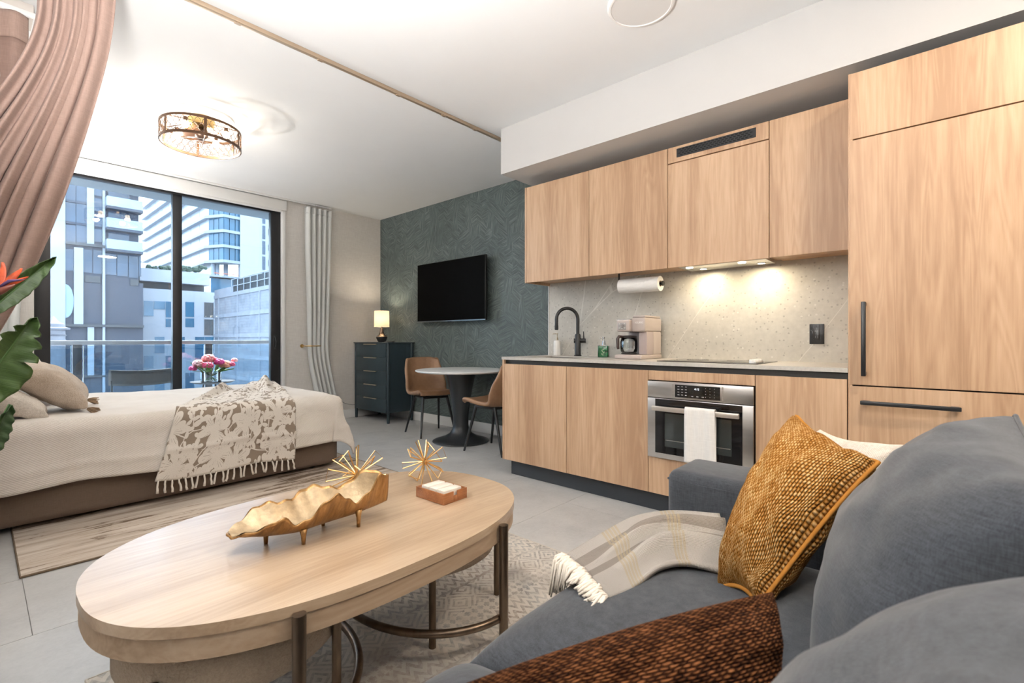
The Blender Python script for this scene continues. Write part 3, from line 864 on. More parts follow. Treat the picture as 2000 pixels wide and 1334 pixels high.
t = thing('television', 'large flat black television mounted on the green wall', 'television', (3.72, 4.32, 1.62))
TY0, TY1, TZ0, TZ1 = 3.712, 4.925, 1.262, 1.984
m_tvblack = M('tv_black', (.006, .006, .006), .4)
box('casing', (3.706, TY0, TZ0), (3.735, TY1, TZ1), m_tvblack, t, .004)
box('rear_box', (3.735, TY0 + .18, TZ0 + .05), (3.765, TY1 - .18, TZ0 + .42), m_tvblack, t, .01)
box('screen', (3.7040, TY0 + .006, TZ0 + .014), (3.7062, TY1 - .006, TZ1 - .006), M('screen_black', (.0012, .0012, .0012), .65, spec=.05), t)
box('lower_bezel', (3.7035, TY0 + .003, TZ0 + .001), (3.7065, TY1 - .003, TZ0 + .0125), M('bezel_silver', (.20, .23, .25), .35, .8), t)
box('badge', (3.7025, 4.28, TZ0 - .006), (3.712, 4.34, TZ0 + .002), m_tvblack, t)
br = box('wall_bracket', (3.765, 4.10, 1.45), (XG - .0005, 4.55, 1.70), m_black, t, .004)

# ------------------------------------------------------------------ round table and chairs
tc = Vector((3.335, 3.70, 0))
t = thing('dining_table', 'round white pedestal table with a black tulip base', 'table', tc)
MB().lathe([(0, .712), (.40, .712), (.445, .716), (.462, .724), (.465, .730), (.462, .736), (.455, .738), (0, .738)], tc, 72).out('table_top', M('white_laminate', (.80, .80, .80), .3, var=.02), t, auto=40)
MB().lathe([(0, 0), (.285, 0), (.292, .004), (.290, .010), (.24, .026), (.17, .050), (.115, .085), (.088, .125), (.078, .175), (.080, .26), (.093, .38), (.115, .52), (.140, .64), (.165, .705), (.17, .712), (0, .712)], tc, 64).out('pedestal', M('satin_black_pedestal', (.022, .025, .028), .36, var=.1), t, auto=60)

m_leather = N('tan_leather')
_v = m_leather.coord('Object')
m_leather.bs('Base Color', m_leather.ramp(m_leather.noise(_v, 9, 5, .6), [(.3, (.235, .125, .065)), (.7, (.345, .195, .105))]))
m_leather.bs('Roughness', .45); m_leather.bump(m_leather.noise(_v, 240, 3), .15, .002); m_leather = m_leather.m
def chair_shell():
    """one-piece moulded seat and back; chair faces -y, origin on the floor under the seat centre"""
    W_ = .225
    prof = [(-.235, .452), (-.225, .470), (-.18, .482), (-.10, .468), (.0, .452), (.09, .447), (.155, .458), (.195, .500), (.215, .56), (.235, .65), (.255, .74), (.272, .82), (.276, .845)]
    n, m = 56, 22
    C = [Vector((0, a, b)) for a, b in prof]
    def fn(s, q):
        p = cat_at(C, q)
        k = 2 * s - 1
        seat = 1 - smooth01(.52, .66, q); back = smooth01(.60, .75, q)
        hw = W_ * (1.0 + .03 * seat - .16 * smooth01(.72, 1.0, q) - .12 * smooth01(.16, .0, q))
        hw *= 1.0 + .05 * (1 - abs(2 * q - 1.15))
        x = k * hw
        wing = abs(k) ** 3.0
        y, z = p.y, p.z
        mid = math.exp(-((q - .60) / .14) ** 2)
        y -= wing * (.05 * back + .085 * mid)
        z += wing * (.012 * seat + .058 * mid) - (1 - abs(k) ** 2) * .006 * seat
        if q > .9: z -= (abs(k) ** 6) * .035 * (q - .9) / .1
        if q < .1: y += (abs(k) ** 5) * .05 * (.1 - q) / .1
        return Vector((x, y, z))
    return fn, m, n
fn_, cm, cn = chair_shell()
def make_chair(label, loc, rot):
    t = thing('dining_chair', label, 'chair', loc, rot, 'tan leather dining chairs')
    sh = grid('shell', fn_, cm, cn, m_leather, t, wp=False)
    md = sh.modifiers.new('pad', 'SOLIDIFY'); md.thickness = .038; md.offset = -1.0 if False else 0
    md = sh.modifiers.new('round', 'SUBSURF'); md.levels = 1; md.render_levels = 1
    m_leg = m_black
    box('under_frame', (-.15, -.14, .405), (.15, .12, .428), m_leg, t, .004, wp=False)
    for sx in (-1, 1):
        for (ya, yb) in ((-.12, -.215), (.10, .235)):
            MB().tube([(sx * .140, ya, .425), (sx * .205, yb, .0)], [.0160, .0100], 10).out('leg', m_leg, t, wp=False, auto=50)
    return t
rotA = math.atan2(-.15, .50) * -1
chairA = make_chair('tan leather chair by the dresser facing the round table', (3.375, 4.245, 0), -.26)
chairB = dup(chairA, (3.285, 3.155, 0), pi + .10, 'tan leather chair half hidden behind the kitchen cabinet end')
# ------------------------------------------------------------------ rugs
def _rug_beige():
    g = N('distressed_beige_rug'); v = g.coord('Object', (1.2, 14, 1)); v0 = g.coord('Object'); vf = g.coord('Object', (6, 60, 1))
    a = g.noise(v, 1.3, 5, .65, .5); b = g.noise(v0, 1.3, 3, .6); c = g.noise(vf, 3, 3, .7)
    base = g.ramp(a, [(.34, (.30, .235, .18)), (.46, (.50, .42, .345)), (.62, (.62, .55, .475))])
    patch = g.math('MULTIPLY', g.math('LESS_THAN', g.math('ADD', g.math('MULTIPLY', a, .7), g.math('MULTIPLY', c, .3)), .45), g.math('GREATER_THAN', b, .50))
    g.bs('Base Color', g.mix(g.math('MULTIPLY', patch, .75), base, (.13, .085, .055))); g.bs('Roughness', .95); g.bs('Specular IOR Level', .1)
    g.bump(g.math('ADD', c, a), .35, .003)
    return g.m
t = thing('bed_rug', 'beige distressed flatweave rug partly under the bed', 'rug', (1.16, 4.0, 0))
box('pile', (.125, 3.005, .0005), (2.20, 5.10, .009), _rug_beige(), t, .003)
m_bind = M('brown_binding', (.16, .115, .075), .9, var=.15, scale=60)
mb = MB(); mb.tube([(.125, 3.005, .006), (2.20, 3.005, .006), (2.20, 5.10, .006), (.125, 5.10, .006)], .0055, 6, closed=True); mb.out('binding', m_bind, t)

def _rug_persian():
    """faded kilim: banded diamonds, zigzags and crosses, worn in patches"""
    g = N('faded_oriental_rug'); v0 = g.coord('Object')
    w = g.n('ShaderNodeTexNoise', Vector=v0, Scale=9.0, Detail=2.0).outputs['Color']
    v = g.n('ShaderNodeVectorMath', _operation='MULTIPLY_ADD', i0=w, i1=(.030, .030, 0), i2=v0).outputs[0]
    sp = g.n('ShaderNodeSeparateXYZ', Vector=v); X, Y = sp.outputs['X'], sp.outputs['Y']
    def tri(x, f): return g.math('MULTIPLY', g.math('ABSOLUTE', g.math('SUBTRACT', g.math('FRACT', g.math('MULTIPLY', x, f)), .5)), 2.0)
    # diamonds
    d1 = g.math('ADD', tri(X, 7.0), tri(Y, 7.0))
    ringd = g.math('FRACT', g.math('MULTIPLY', d1, 2.5))
    k1 = g.math('GREATER_THAN', ringd, .55)
    # zigzag rows
    z = g.math('FRACT', g.math('ADD', g.math('MULTIPLY', Y, 20.0), g.math('MULTIPLY', tri(X, 22.0), .8)))
    k2 = g.math('GREATER_THAN', z, .52)
    # small stepped crosses
    d3 = g.math('MAXIMUM', tri(X, 30.0), tri(Y, 30.0)); d4 = g.math('MINIMUM', tri(X, 30.0), tri(Y, 30.0))
    k3 = g.math('MULTIPLY', g.math('LESS_THAN', d4, .36), g.math('LESS_THAN', d3, .80))
    band = g.math('FRACT', g.math('MULTIPLY', Y, 2.9))
    bandk = g.math('GREATER_THAN', band, .42); bandm = g.math('GREATER_THAN', band, .78)
    pat = g.mix(bandm, g.mix(bandk, k1, k2), k3)
    line = g.math('LESS_THAN', g.math('ABSOLUTE', g.math('SUBTRACT', band, .42)), .02)
    pat = g.math('MAXIMUM', g.n('ShaderNodeSeparateColor', Color=pat).outputs[0], line)
    worn = g.noise(v0, 2.6, 5, .7); fine = g.noise(v0, 42, 4, .75)
    amt = g.math('MULTIPLY', pat, g.math('MULTIPLY_ADD', fine, 2.6, -.75, clamp=True))
    amt = g.math('MULTIPLY', amt, g.math('MULTIPLY_ADD', worn, 1.8, -.25, clamp=True))
    ground = g.ramp(worn, [(.3, (.45, .40, .35)), (.5, (.60, .56, .50)), (.7, (.66, .61, .55))])
    ink = g.ramp(g.noise(v0, 3.1, 2), [(.36, (.22, .15, .11)), (.5, (.17, .15, .14)), (.64, (.16, .19, .22))])
    colr = g.mix(amt, ground, ink)
    sh = g.ramp(g.noise(v0, 3.6, 3, .6), [(.45, (1, 1, 1)), (.75, (.62, .64, .68))])
    g.bs('Base Color', g.mix(1.0, colr, sh, 'MULTIPLY')); g.bs('Roughness', .95); g.bs('Specular IOR Level', .1)
    g.bump(fine, .5, .003)
    return g.m
t = thing('lounge_rug', 'faded patterned oriental rug under the coffee table', 'rug', (1.08, .9, 0))
box('pile', (.222, -.20, .0005), (1.905, 1.945, .010), _rug_persian(), t, .003)
mb = MB(); mb.tube([(.222, -.20, .006), (1.905, -.20, .006), (1.905, 1.945, .006), (.222, 1.945, .006)], .006, 6, closed=True); mb.out('binding', M('cream_binding', (.55, .50, .43), .9, var=.1, scale=60), t)

# ------------------------------------------------------------------ bed
BX0, BX1, BYF, BYB, BT = -.10, 1.99, 3.70, 5.28, .575
m_taupe_up = linen('taupe_upholstery', (.150, .108, .082), .10, 420, .3)
t = thing('bed', 'low upholstered taupe bed under the window', 'bed', (1.0, 4.5, 0))
box('bed_base', (BX0, BYF, .035), (BX1, BYB, .305), m_taupe_up, t, .045, seg=5)
box('mattress', (BX0 + .01, BYF + .02, .305), (BX1 - .03, BYB - .02, .545), M('mattress_ticking', (.75, .73, .70), .9, var=.03), t, .06, seg=4)
box('headboard', (-.245, BYF - .02, .035), (BX0 - .005, BYB + .02, 1.02), m_taupe_up, t, .03, seg=4)
for lx in (.05, 1.82):
    for ly in (BYF + .12, BYB - .12):
        MB().lathe([(0, 0), (.022, 0), (.026, .04), (0, .04)], (lx, ly, .0102), 14).out('leg', m_black, t)

def fold(over, r=.07):
    """sheet running over an edge: overrun length -> (outward, drop)"""
    if over <= 0: return 0.0, 0.0
    q = r * pi / 2
    if over < q:
        a = over / r; return r * sin(a), r * (1 - cos(a))
    return r, r + (over - q)
def sheet(a, b, lift=0.0):
    """point of the duvet: a along the bed (x), b across (y)"""
    x0, x1, yf, yb = BX0 - .02, BX1 - .085, BYF + .035, BYB - .03
    ox = max(a - x1, 0); of = max(yf - b, 0); ob = max(b - yb, 0)
    oy = of if of > 0 else ob
    sg = -1 if of > 0 else 1
    r = .085
    ex, dx = fold(ox, r); ey, dy = fold(oy, r)
    m = min(ox, oy); mx = max(ox, oy)
    x = min(a, x1) + ex; y = min(max(b, yf), yb) + sg * ey
    drop = max(dx, dy)
    if m > 0:
        # corner: cloth flares outwards in a cone
        dist = sqrt(ox * ox + oy * oy); e2, d2 = fold(dist, r)
        ux, uy = ox / dist, oy / dist
        fl_ = .28 * m
        x = x1 + ux * (r + fl_) * 1.05; y = (yf if of > 0 else yb) + sg * uy * (r + fl_) * 1.05
        w = smooth01(0, .06, m)
        x = x * w + (min(a, x1) + ex) * (1 - w); y = y * w + (min(max(b, yf), yb) + sg * ey) * (1 - w)
        drop = max(d2 * .93, drop) * w + drop * (1 - w)
    puff = .030 * (noise.noise(Vector((a * 1.5, b * 1.5, 0))) + .4) + .012 * noise.noise(Vector((a * 4, b * 4, 3.0)))
    crown = .022 * (1 - (2 * (min(max(b, yf), yb) - yf) / (yb - yf) - 1) ** 2)
    z = BT + crown + puff * .7 - drop + lift
    hang = smooth01(.1, .3, drop)
    # soft hanging folds on the sides
    wv = .014 * sin(a * 9 + 1.3 * sin(a * 3.1)) * hang + .010 * noise.noise(Vector((a * 5, drop * 6, 7)))
    if oy > 0: y += sg * (wv + (lift * .9) + .012 * hang)
    if ox > 0: x += wv + lift * .9
    # the side carries a stitched horizontal tuck
    if oy > 0: y += sg * .012 * math.exp(-((drop - .25) / .014) ** 2)
    return Vector((x, y, max(z, .025)))
def _waffle():
    g = N('cream_textured_duvet'); v = g.coord('UV', (150, 190, 1))
    sp = g.n('ShaderNodeSeparateXYZ', Vector=v)
    def tr(x): return g.math('ABSOLUTE', g.math('SUBTRACT', g.math('FRACT', x), .5))
    h = g.math('ADD', tr(g.math('ADD', sp.outputs['X'], sp.outputs['Y'])), tr(g.math('SUBTRACT', sp.outputs['X'], sp.outputs['Y'])))
    v0 = g.coord('Object')
    g.bs('Base Color', g.ramp(g.math('ADD', g.math('MULTIPLY', h, .25), g.math('MULTIPLY', g.noise(v0, 5), .7)), [(.3, (.66, .60, .54)), (.7, (.76, .71, .65))]))
    g.bs('Roughness', .9); g.bs('Specular IOR Level', .1); g.bs('Sheen Weight', .15)
    g.bump(h, .5, .006)
    return g.m
A0, A1, B0, B1 = BX0 - .02, 2.285, BYF - .365, BYB + .35
dv = grid('duvet', lambda s, q: sheet(A0 + (A1 - A0) * s, B0 + (B1 - B0) * q - .0), 130, 120, _waffle(), None, thick=.018)
tag(dv, 'cream textured duvet spread over the bed', 'duvet')

# ---- floral throw over the foot half of the bed
def _floral():
    g = N('lace_floral_throw'); uv = g.coord('UV', (1, 1, 1))
    sc = g.n('ShaderNodeMapping', Vector=uv); sc.inputs['Scale'].default_value = (1.0, 1.35, 1)
    wob = g.n('ShaderNodeTexNoise', Vector=sc.outputs[0], Scale=5.0, Detail=1.0).outputs['Color']
    p = g.n('ShaderNodeVectorMath', _operation='MULTIPLY_ADD', i0=wob, i1=(.05, .05, 0), i2=sc.outputs[0]).outputs[0]
    def flower(scale, petals, size, seed, vein=True, sharp=.9):
        q = g.n('ShaderNodeMapping', Vector=p); q.inputs['Location'].default_value = (seed, seed * .37, 0); q.inputs['Scale'].default_value = (scale, scale, 1)
        vo = g.n('ShaderNodeTexVoronoi', Vector=q.outputs[0], Scale=1.0, Randomness=.55, _voronoi_dimensions='2D')
        dlt = g.n('ShaderNodeVectorMath', _operation='SUBTRACT', i0=q.outputs[0], i1=vo.outputs['Position']).outputs[0]
        s = g.n('ShaderNodeSeparateXYZ', Vector=dlt)
        rot = g.math('MULTIPLY', g.n('ShaderNodeSeparateColor', Color=vo.outputs['Color']).outputs[0], 6.28)
        an = g.math('ADD', g.math('ARCTAN2', s.outputs['Y'], s.outputs['X']), rot)
        cs = g.math('ABSOLUTE', g.math('COSINE', g.math('MULTIPLY', an, petals / 2)))
        rad = g.math('MULTIPLY', g.math('MULTIPLY_ADD', g.math('POWER', cs, sharp), .80, .20), size)
        k = g.math('LESS_THAN', vo.outputs['Distance'], rad)
        # veins cut the petals
        if vein:
            ln = g.math('ABSOLUTE', g.math('COSINE', g.math('MULTIPLY', an, petals * 2.5)))
            cut = g.math('MULTIPLY', g.math('LESS_THAN', ln, .22), g.math('GREATER_THAN', vo.outputs['Distance'], size * .28))
            cut = g.math('MULTIPLY', cut, g.math('LESS_THAN', vo.outputs['Distance'], size * .75))
            k = g.math('SUBTRACT', k, g.math('MULTIPLY', cut, .75))
        return k
    k = g.math('MAXIMUM', flower(3.9, 6, .50, 0.0), flower(8.0, 5, .33, 2.3))
    k = g.math('MAXIMUM', k, flower(9.5, 3, .42, 5.1, False, 2.2))
    k = g.math('MAXIMUM', k, flower(8.0, 2, .46, 7.7, False, 4.0))
    # stems
    st = g.n('ShaderNodeTexVoronoi', Vector=p, Scale=6.5, _feature='DISTANCE_TO_EDGE', _voronoi_dimensions='2D')
    k = g.math('MAXIMUM', k, g.math('LESS_THAN', st.outputs['Distance'], .022))
    k = g.math('MULTIPLY', k, g.math('MULTIPLY_ADD', g.noise(uv, 220, 2), .5, .72), clamp=True)
    g.bs('Base Color', g.mix(k, (.27, .215, .165), (.70, .645, .58))); g.bs('Roughness', .92); g.bs('Specular IOR Level', .1); g.bs('Sheen Weight', .12)
    g.bump(g.noise(uv, 260, 2), .5, .003)
    return g.m
# the throw follows the duvet; q=0 fringe end hanging at the front, q=1 bunched on top of the bed
TF = B0 - .085
def throw_pt(s, q):
    b = TF + (4.62 - TF) * q ** .92
    f = BYF + .03
    if b < f: k = (f - b) / (f - TF); xl = .863 - .136 * k; xr = 1.61 - .017 * k
    else:
        k = (b - f) / (4.62 - f); xl = .863 + .56 * k ** .8; xr = 1.61 + .25 * k
    fan = s
    x = xl + (xr - xl) * fan
    g_ = smooth01(.30, .75, q)
    ridg = .5 + .5 * sin(s * 21 + 2.2 * sin(s * 5 + q * 2))
    lift = .012 + .030 * g_ * ridg + .010 * (1 - g_) * (.5 + .5 * sin(s * 11 + 1.0))
    lift += .05 * math.exp(-((s - .70) / .22) ** 2) * smooth01(.6, .85, q) * smooth01(1.0, .93, q) + .022 * smooth01(.72, .92, q) * (.5 + .5 * sin(s * 9 + 2.0)) * smooth01(1.0, .93, q) + .03 * smooth01(1.0, .93, q) * math.exp(-((s - .80) / .10) ** 2) * smooth01(.55, .9, q)
    if s < .10: lift += .018 * (1 - s / .10) * (.3 + g_)
    b2 = b + .03 * noise.noise(Vector((s * 4, q * 3, 1.5))) * g_
    P = sheet(x, b2, lift)
    return P
th = thing('floral_throw', 'taupe throw with cream floral pattern draped over the bed foot', 'throw', (1.3, 3.62, .2))
cl_ = grid('cloth', throw_pt, 90, 110, _floral(), th, thick=.006)
m_fringe = linen('cream_yarn', (.70, .645, .58), .12, 700, .5)
rr = random.Random(7)
for k in range(24):
    s = (k + .5) / 24
    p = throw_pt(s, 0.0) + Vector((0, -.004, .004)); 
    pts = [p]
    sway = rr.uniform(-.02, .02)
    for j in range(1, 5): pts.append(p + Vector((sway * j / 4 + rr.uniform(-.004, .004), -.004 + rr.uniform(-.003, .003), -.019 * j)))
    MB().tube(pts, [.0045, .0060, .0058, .0070, .0078], 7).out('tassel', m_fringe, th, smooth=True)

# ---- bed pillows
def boucle(name, c1, c2, sc=220):
    g = N(name); v = g.coord('Object'); a = g.noise(v, sc, 3, .7); b = g.noise(v, 14, 2)
    g.bs('Base Color', g.ramp(g.math('ADD', g.math('MULTIPLY', a, .7), g.math('MULTIPLY', b, .3)), [(.35, c1), (.62, c2)])); g.bs('Roughness', .95); g.bs('Specular IOR Level', .1); g.bs('Sheen Weight', .2)
    g.bump(a, .8, .006); return g.m
m_boucle = boucle('sand_boucle', (.42, .33, .25), (.63, .535, .44))
m_cream = boucle('cream_boucle', (.56, .50, .43), (.72, .66, .59), 120)
m_tassel = linen('tan_yarn', (.36, .255, .165), .2, 700, .6)
def tassel(p, d, parent, L=.055, r=.020):
    mb = MB(); d = Vector(d).normalized(); p = Vector(p); rr = random.Random(int(p.x * 1000))
    x = d.orthogonal().normalized(); y = d.cross(x)
    for k in range(26):
        a = rr.uniform(0, 2 * pi); q = r * sqrt(rr.random())
        o2 = x * cos(a) * q + y * sin(a) * q
        mb.tube([p + o2 * .35, p + d * L * .4 + o2 * .9, p + d * L * rr.uniform(.85, 1.05) + o2 * 1.35 - UP * .004], .0030, 5)
    return mb.out('tassel', m_tassel, parent, smooth=True)
def bed_pillow(label, cs, thick, mat, tas=(), seed=0, **kw):
    c = sum((Vector(q) for q in cs), Vector()) / 4
    t = thing('bed_pillow', label, 'pillow', (c.x, c.y, min(q[2] for q in cs)), group='pillows on the bed')
    pillow('cover', cs, thick, mat, t, seed=seed, **kw)
    for i, d in tas: tassel(cs[i], d, t)
    return t
# sand pillow with tassels leaning against the cream ones
cs = [(.455, 3.93, .622), (.505, 4.36, .635), (.175, 4.33, .915), (.108, 3.89, .855)]
bed_pillow('sand boucle pillow with tan tassels leaning on the bed', cs, .20, m_boucle, ((0, (.75, -.55, -.25)), (1, (1, .2, -.2)), (3, (-.5, -.8, -.3))), seed=2)
cs = [(.345, 4.42, .635), (.36, 4.92, .635), (.135, 4.95, .99), (.105, 4.45, .985)]
bed_pillow('pale cream pillow standing behind the sand one', cs, .18, m_cream, seed=5)
cs = [(.275, 3.80, .600), (.29, 4.02, .612), (-.07, 4.02, .80), (-.09, 3.79, .77)]
bed_pillow('flat cream pillow lying at the front edge of the bed', cs, .13, m_cream, seed=9)
# ------------------------------------------------------------------ oval coffee table
TZ = .44
TC, TROT, TA, TB = Vector((.823, 1.508, 0)), radians(.4), .666, .437
ta_ax, ta_ay = Vector((cos(TROT), sin(TROT), 0)), Vector((-sin(TROT), cos(TROT), 0))
def oval(a, b, n=120, p=2.42):
    out = []
    for k in range(n):
        th_ = 2 * pi * k / n; c, s = cos(th_), sin(th_)
        x = a * (abs(c) ** (2 / p)) * (1 if c >= 0 else -1); y = b * (abs(s) ** (2 / p)) * (1 if s >= 0 else -1)
        q = TC + ta_ax * x + ta_ay * y; out.append((q.x, q.y))
    return out
m_tabletop = wood('light_oak_tabletop', (.40, .275, .175), (.51, .37, .245), (.60, .46, .325), axis='x', rough=.42, contrast=.9, scale=1.3, coat=.9)
m_apron = wood('light_oak_apron', (.36, .25, .16), (.47, .34, .23), (.56, .43, .31), axis='x', rough=.5)
m_bronze = M('aged_bronze', (.17, .125, .09), .34, .9, var=.35, scale=25, stretch=(1, 1, .25))
t = thing('coffee_table', 'oval light oak coffee table on dark metal legs', 'coffee table', TC)
MB().prism(oval(TA, TB), TZ - .026, TZ, .003).out('table_top', m_tabletop, t, auto=40)
MB().prism(oval(TA - .004, TB - .004), TZ - .078, TZ - .0265, .002).out('apron', m_apron, t, auto=40)
def tpt(x, y, z): return TC + ta_ax * x + ta_ay * y + UP * z
legs = [(.362, -.408), (-.335, -.412), (.362, .408), (-.335, .412)]
for (lx, ly) in legs:
    MB().tube([tpt(lx, ly, .0105), tpt(lx, ly, TZ - .018)], .0155, 18).out('leg', m_bronze, t, auto=40)
for sg, lx in ((1, .362), (-1, -.335)):
    arc = [tpt(lx - sg * .32 * sin(pi * k / 40) , -.412 + .824 * k / 40 if False else -.395 * cos(pi * k / 40), .105) for k in range(41)]
    MB().tube(arc, .013, 14).out('stretcher', m_bronze, t, smooth=True)
for (lx, ly) in legs:
    box('leg_bracket', tpt(lx, ly * .93, TZ - .082), tpt(lx, ly, TZ - .078) + Vector((.012, .012, .004)), m_black, t)

# two upholstered drum stools pushed in from the ends
m_drum = boucle('oatmeal_upholstery', (.40, .315, .235), (.50, .405, .31), 160)
def stool(cx, cy, label, zb, zt_, r, rot):
    c = tpt(cx, cy, 0)
    t = thing('stool', label, 'stool', c, group='stools under the coffee table')
    MB().lathe([(0, zb), (r * .90, zb), (r * .97, zb + .014), (r, zb + .035), (r, zt_ - .03), (r * .97, zt_ - .008), (r * .9, zt_), (0, zt_)], c, 64).out('seat', m_drum, t, auto=50)
    for k in range(4):
        a = rot + k * pi / 2
        q = c + Vector((cos(a), sin(a), 0)) * (r + .013)
        MB().tube([q + UP * .0105, q + UP * (zt_ - .062)], .0125, 16).out('leg', m_bronze, t, auto=40)
    return t
stool(.361, .0, 'oatmeal drum stool under the far right end of the table', .225, .360, .267, radians(-124.5))
stool(-.345, -.060, 'oatmeal drum stool under the near left end of the table', .225, .360, .270, radians(-53))

# ------------------------------------------------------------------ ornaments on the coffee table
def _shell():
    g = N('antique_gold_shell'); v = g.coord('Object', (60, 12, 12)); a = g.noise(v, 1.2, 4, .7, .6)
    g.bs('Base Color', g.ramp(a, [(.3, (.26, .135, .05)), (.5, (.42, .235, .09)), (.72, (.56, .35, .15))])); g.bs('Metallic', .75); g.bs('Roughness', g.math('MULTIPLY_ADD', a, .3, .22)); g.bump(a, .5, .004)
    return g.m
m_shell = _shell()
m_shellin = M('pale_gold_leaf', (.50, .375, .23), .45, .5, var=.18, scale=60, bump=.3, bscale=80)
pL, pR = at_z(443, 1063, TZ + .035), at_z(752, 975, TZ + .06)
bc = (pL + pR) / 2; bdx = Vector((pR.x - pL.x, pR.y - pL.y, 0)); bl = bdx.length / 2; bdx.normalize(); bdy = Vector((-bdx.y, bdx.x, 0))
t = thing('shell_bowl', 'gold rippled shell-shaped bowl on small feet', 'bowl', (bc.x, bc.y, TZ))
def shell_pt(s, q, off=0.0):
    """s along the length, q across from the near rim to the far rim"""
    k = 2 * s - 1; w = 2 * q - 1
    wave = sin(k * 8.4 + .9 + .6 * w)
    hw = (.086 * (1 - abs(k) ** 2.6 * .72)) * (1 + .18 * wave * abs(w))
    fl_ = abs(w) ** 1.8
    rim = cat_at([(0, 0, a) for a in ((.02, .035, .055, .075, .045, .050, .090, .110, .085, .060, .085, .135, .120) if w < 0 else (.03, .045, .070, .080, .075, .075, .090, .095, .085, .080, .100, .130, .115))], s).z
    z = .032 + rim * fl_ + .03 * abs(k) ** 2.4 * (1 - fl_) + .004 * sin(k * 30 + w * 4) * fl_
    x = k * bl * (1.0 - .03 * fl_)
    P = Vector((bc.x, bc.y, TZ)) + bdx * x + bdy * (w * hw + .010 * sin(k * 4)) + UP * (z + off)
    return P
sh = grid('shell', shell_pt, 70, 28, m_shell, t, thick=.005)
sh.modifiers['thickness'].offset = -1
grid('lining', lambda s, q: shell_pt(.012 + .976 * s, .035 + .93 * q, .0032), 70, 24, m_shellin, t)
for s, q in ((.40, .20), (.78, .22), (.60, .78), (.22, .70)):
    p = shell_pt(s, q); f = Vector((p.x, p.y, TZ + .0005))
    MB().tube([p - UP * .004, p * .5 + f * .5, f], [.012, .0075, .0055], 10).out('foot', m_shell, t, smooth=True)

def starburst(label, c, r, seed):
    t = thing('wire_starburst', label, 'ornament', (c.x, c.y, TZ), group='gold wire starbursts')
    rr = random.Random(seed); n = 15
    MB().sphere(c, .010, u=10, v=8).out('core', m_gold, t, smooth=True)
    for k in range(n):
        z = 1 - 2 * (k + .5) / n; a = k * 2.39996 + seed
        d = Vector((sqrt(1 - z * z) * cos(a), sqrt(1 - z * z) * sin(a), z))
        if (c + d * r).z < TZ + .002: 
            d = d
        x = d.orthogonal().normalized(); 
        ang_ = rr.uniform(0, pi); x = (Matrix.Rotation(ang_, 3, d) @ x)
        L = min(r, (c.z - TZ - .003) / max(-d.z, 1e-3)) if d.z < 0 else r
        w = .024
        MB().tube([c + d * .008 - x * .002, c + d * L - x * w, c + d * L + x * w, c + d * .008 + x * .002], .0026, 6, closed=True).out('wire_loop', m_gold, t)
    return t
starburst('gold wire starburst ornament behind the shell bowl', at_z(697, 928, .553), .105, 1.0)
starburst('gold wire starburst ornament at the table end by the wooden box', at_z(829, 901, .530), .092, 2.2)

# wooden box with a stack of ivory tiles
c0 = at_z(867, 988, TZ); cA = at_z(819, 968, TZ); cB = at_z(912, 972, TZ)
ax_ = Vector((cB.x - c0.x, cB.y - c0.y, 0)); ay_ = Vector((cA.x - c0.x, cA.y - c0.y, 0))
lx_ = ax_.length; ax_.normalize(); ay_ = (ay_ - ax_ * ay_.dot(ax_)); ly_ = ay_.length; ay_.normalize()
t = thing('game_box', 'small reddish wooden box holding ivory tiles', 'box', (c0.x + (ax_ * lx_ + ay_ * ly_).x / 2, c0.y + (ax_ * lx_ + ay_ * ly_).y / 2, TZ))
m_cherry = wood('cherry_wood', (.24, .085, .030), (.36, .145, .055), (.45, .20, .085), axis='x', rough=.35, scale=3)
HB, wl = .040, .005
o0 = Vector((c0.x, c0.y, TZ + .0008))
def bx3(name, x0, x1, y0, y1, z0, z1, mat, par, bev=.0008):
    c = o0 + ax_ * (x0 + x1) / 2 + ay_ * (y0 + y1) / 2 + UP * (z0 + z1) / 2
    return MB().obox(c, ax_ * (x1 - x0) / 2, ay_ * (y1 - y0) / 2, UP * (z1 - z0) / 2, bev).out(name, mat, par, auto=40)
bx3('bottom', 0, lx_, 0, ly_, 0, .004, m_cherry, t)
bx3('side', 0, lx_ * .42, 0, wl, .004, HB, m_cherry, t); bx3('side', lx_ * .58, lx_, 0, wl, .004, HB, m_cherry, t); bx3('side', lx_ * .42, lx_ * .58, 0, wl, .004, HB * .6, m_cherry, t)
bx3('side', 0, lx_, ly_ - wl, ly_, .004, HB, m_cherry, t)
bx3('side', 0, wl, wl, ly_ - wl, .004, HB, m_cherry, t); bx3('side', lx_ - wl, lx_, wl, ly_ - wl, .004, HB, m_cherry, t)
m_ivory = M('ivory_tile', (.76, .70, .62), .35, var=.04)
nT = 3
for k in range(nT):
    w_ = (ly_ - 2 * wl - .014) / nT
    tl = bx3('game_tile', wl + .006, lx_ - wl - .012, wl + .006 + k * w_, wl + .001 + (k + 1) * w_, .0045, .047, m_ivory, None, .005)
    tag(tl, ('ivory tile nearest the notch in the wooden box', 'middle ivory tile in the wooden box', 'ivory tile at the back of the wooden box')[k], 'game tile', 'ivory tiles in the wooden box')

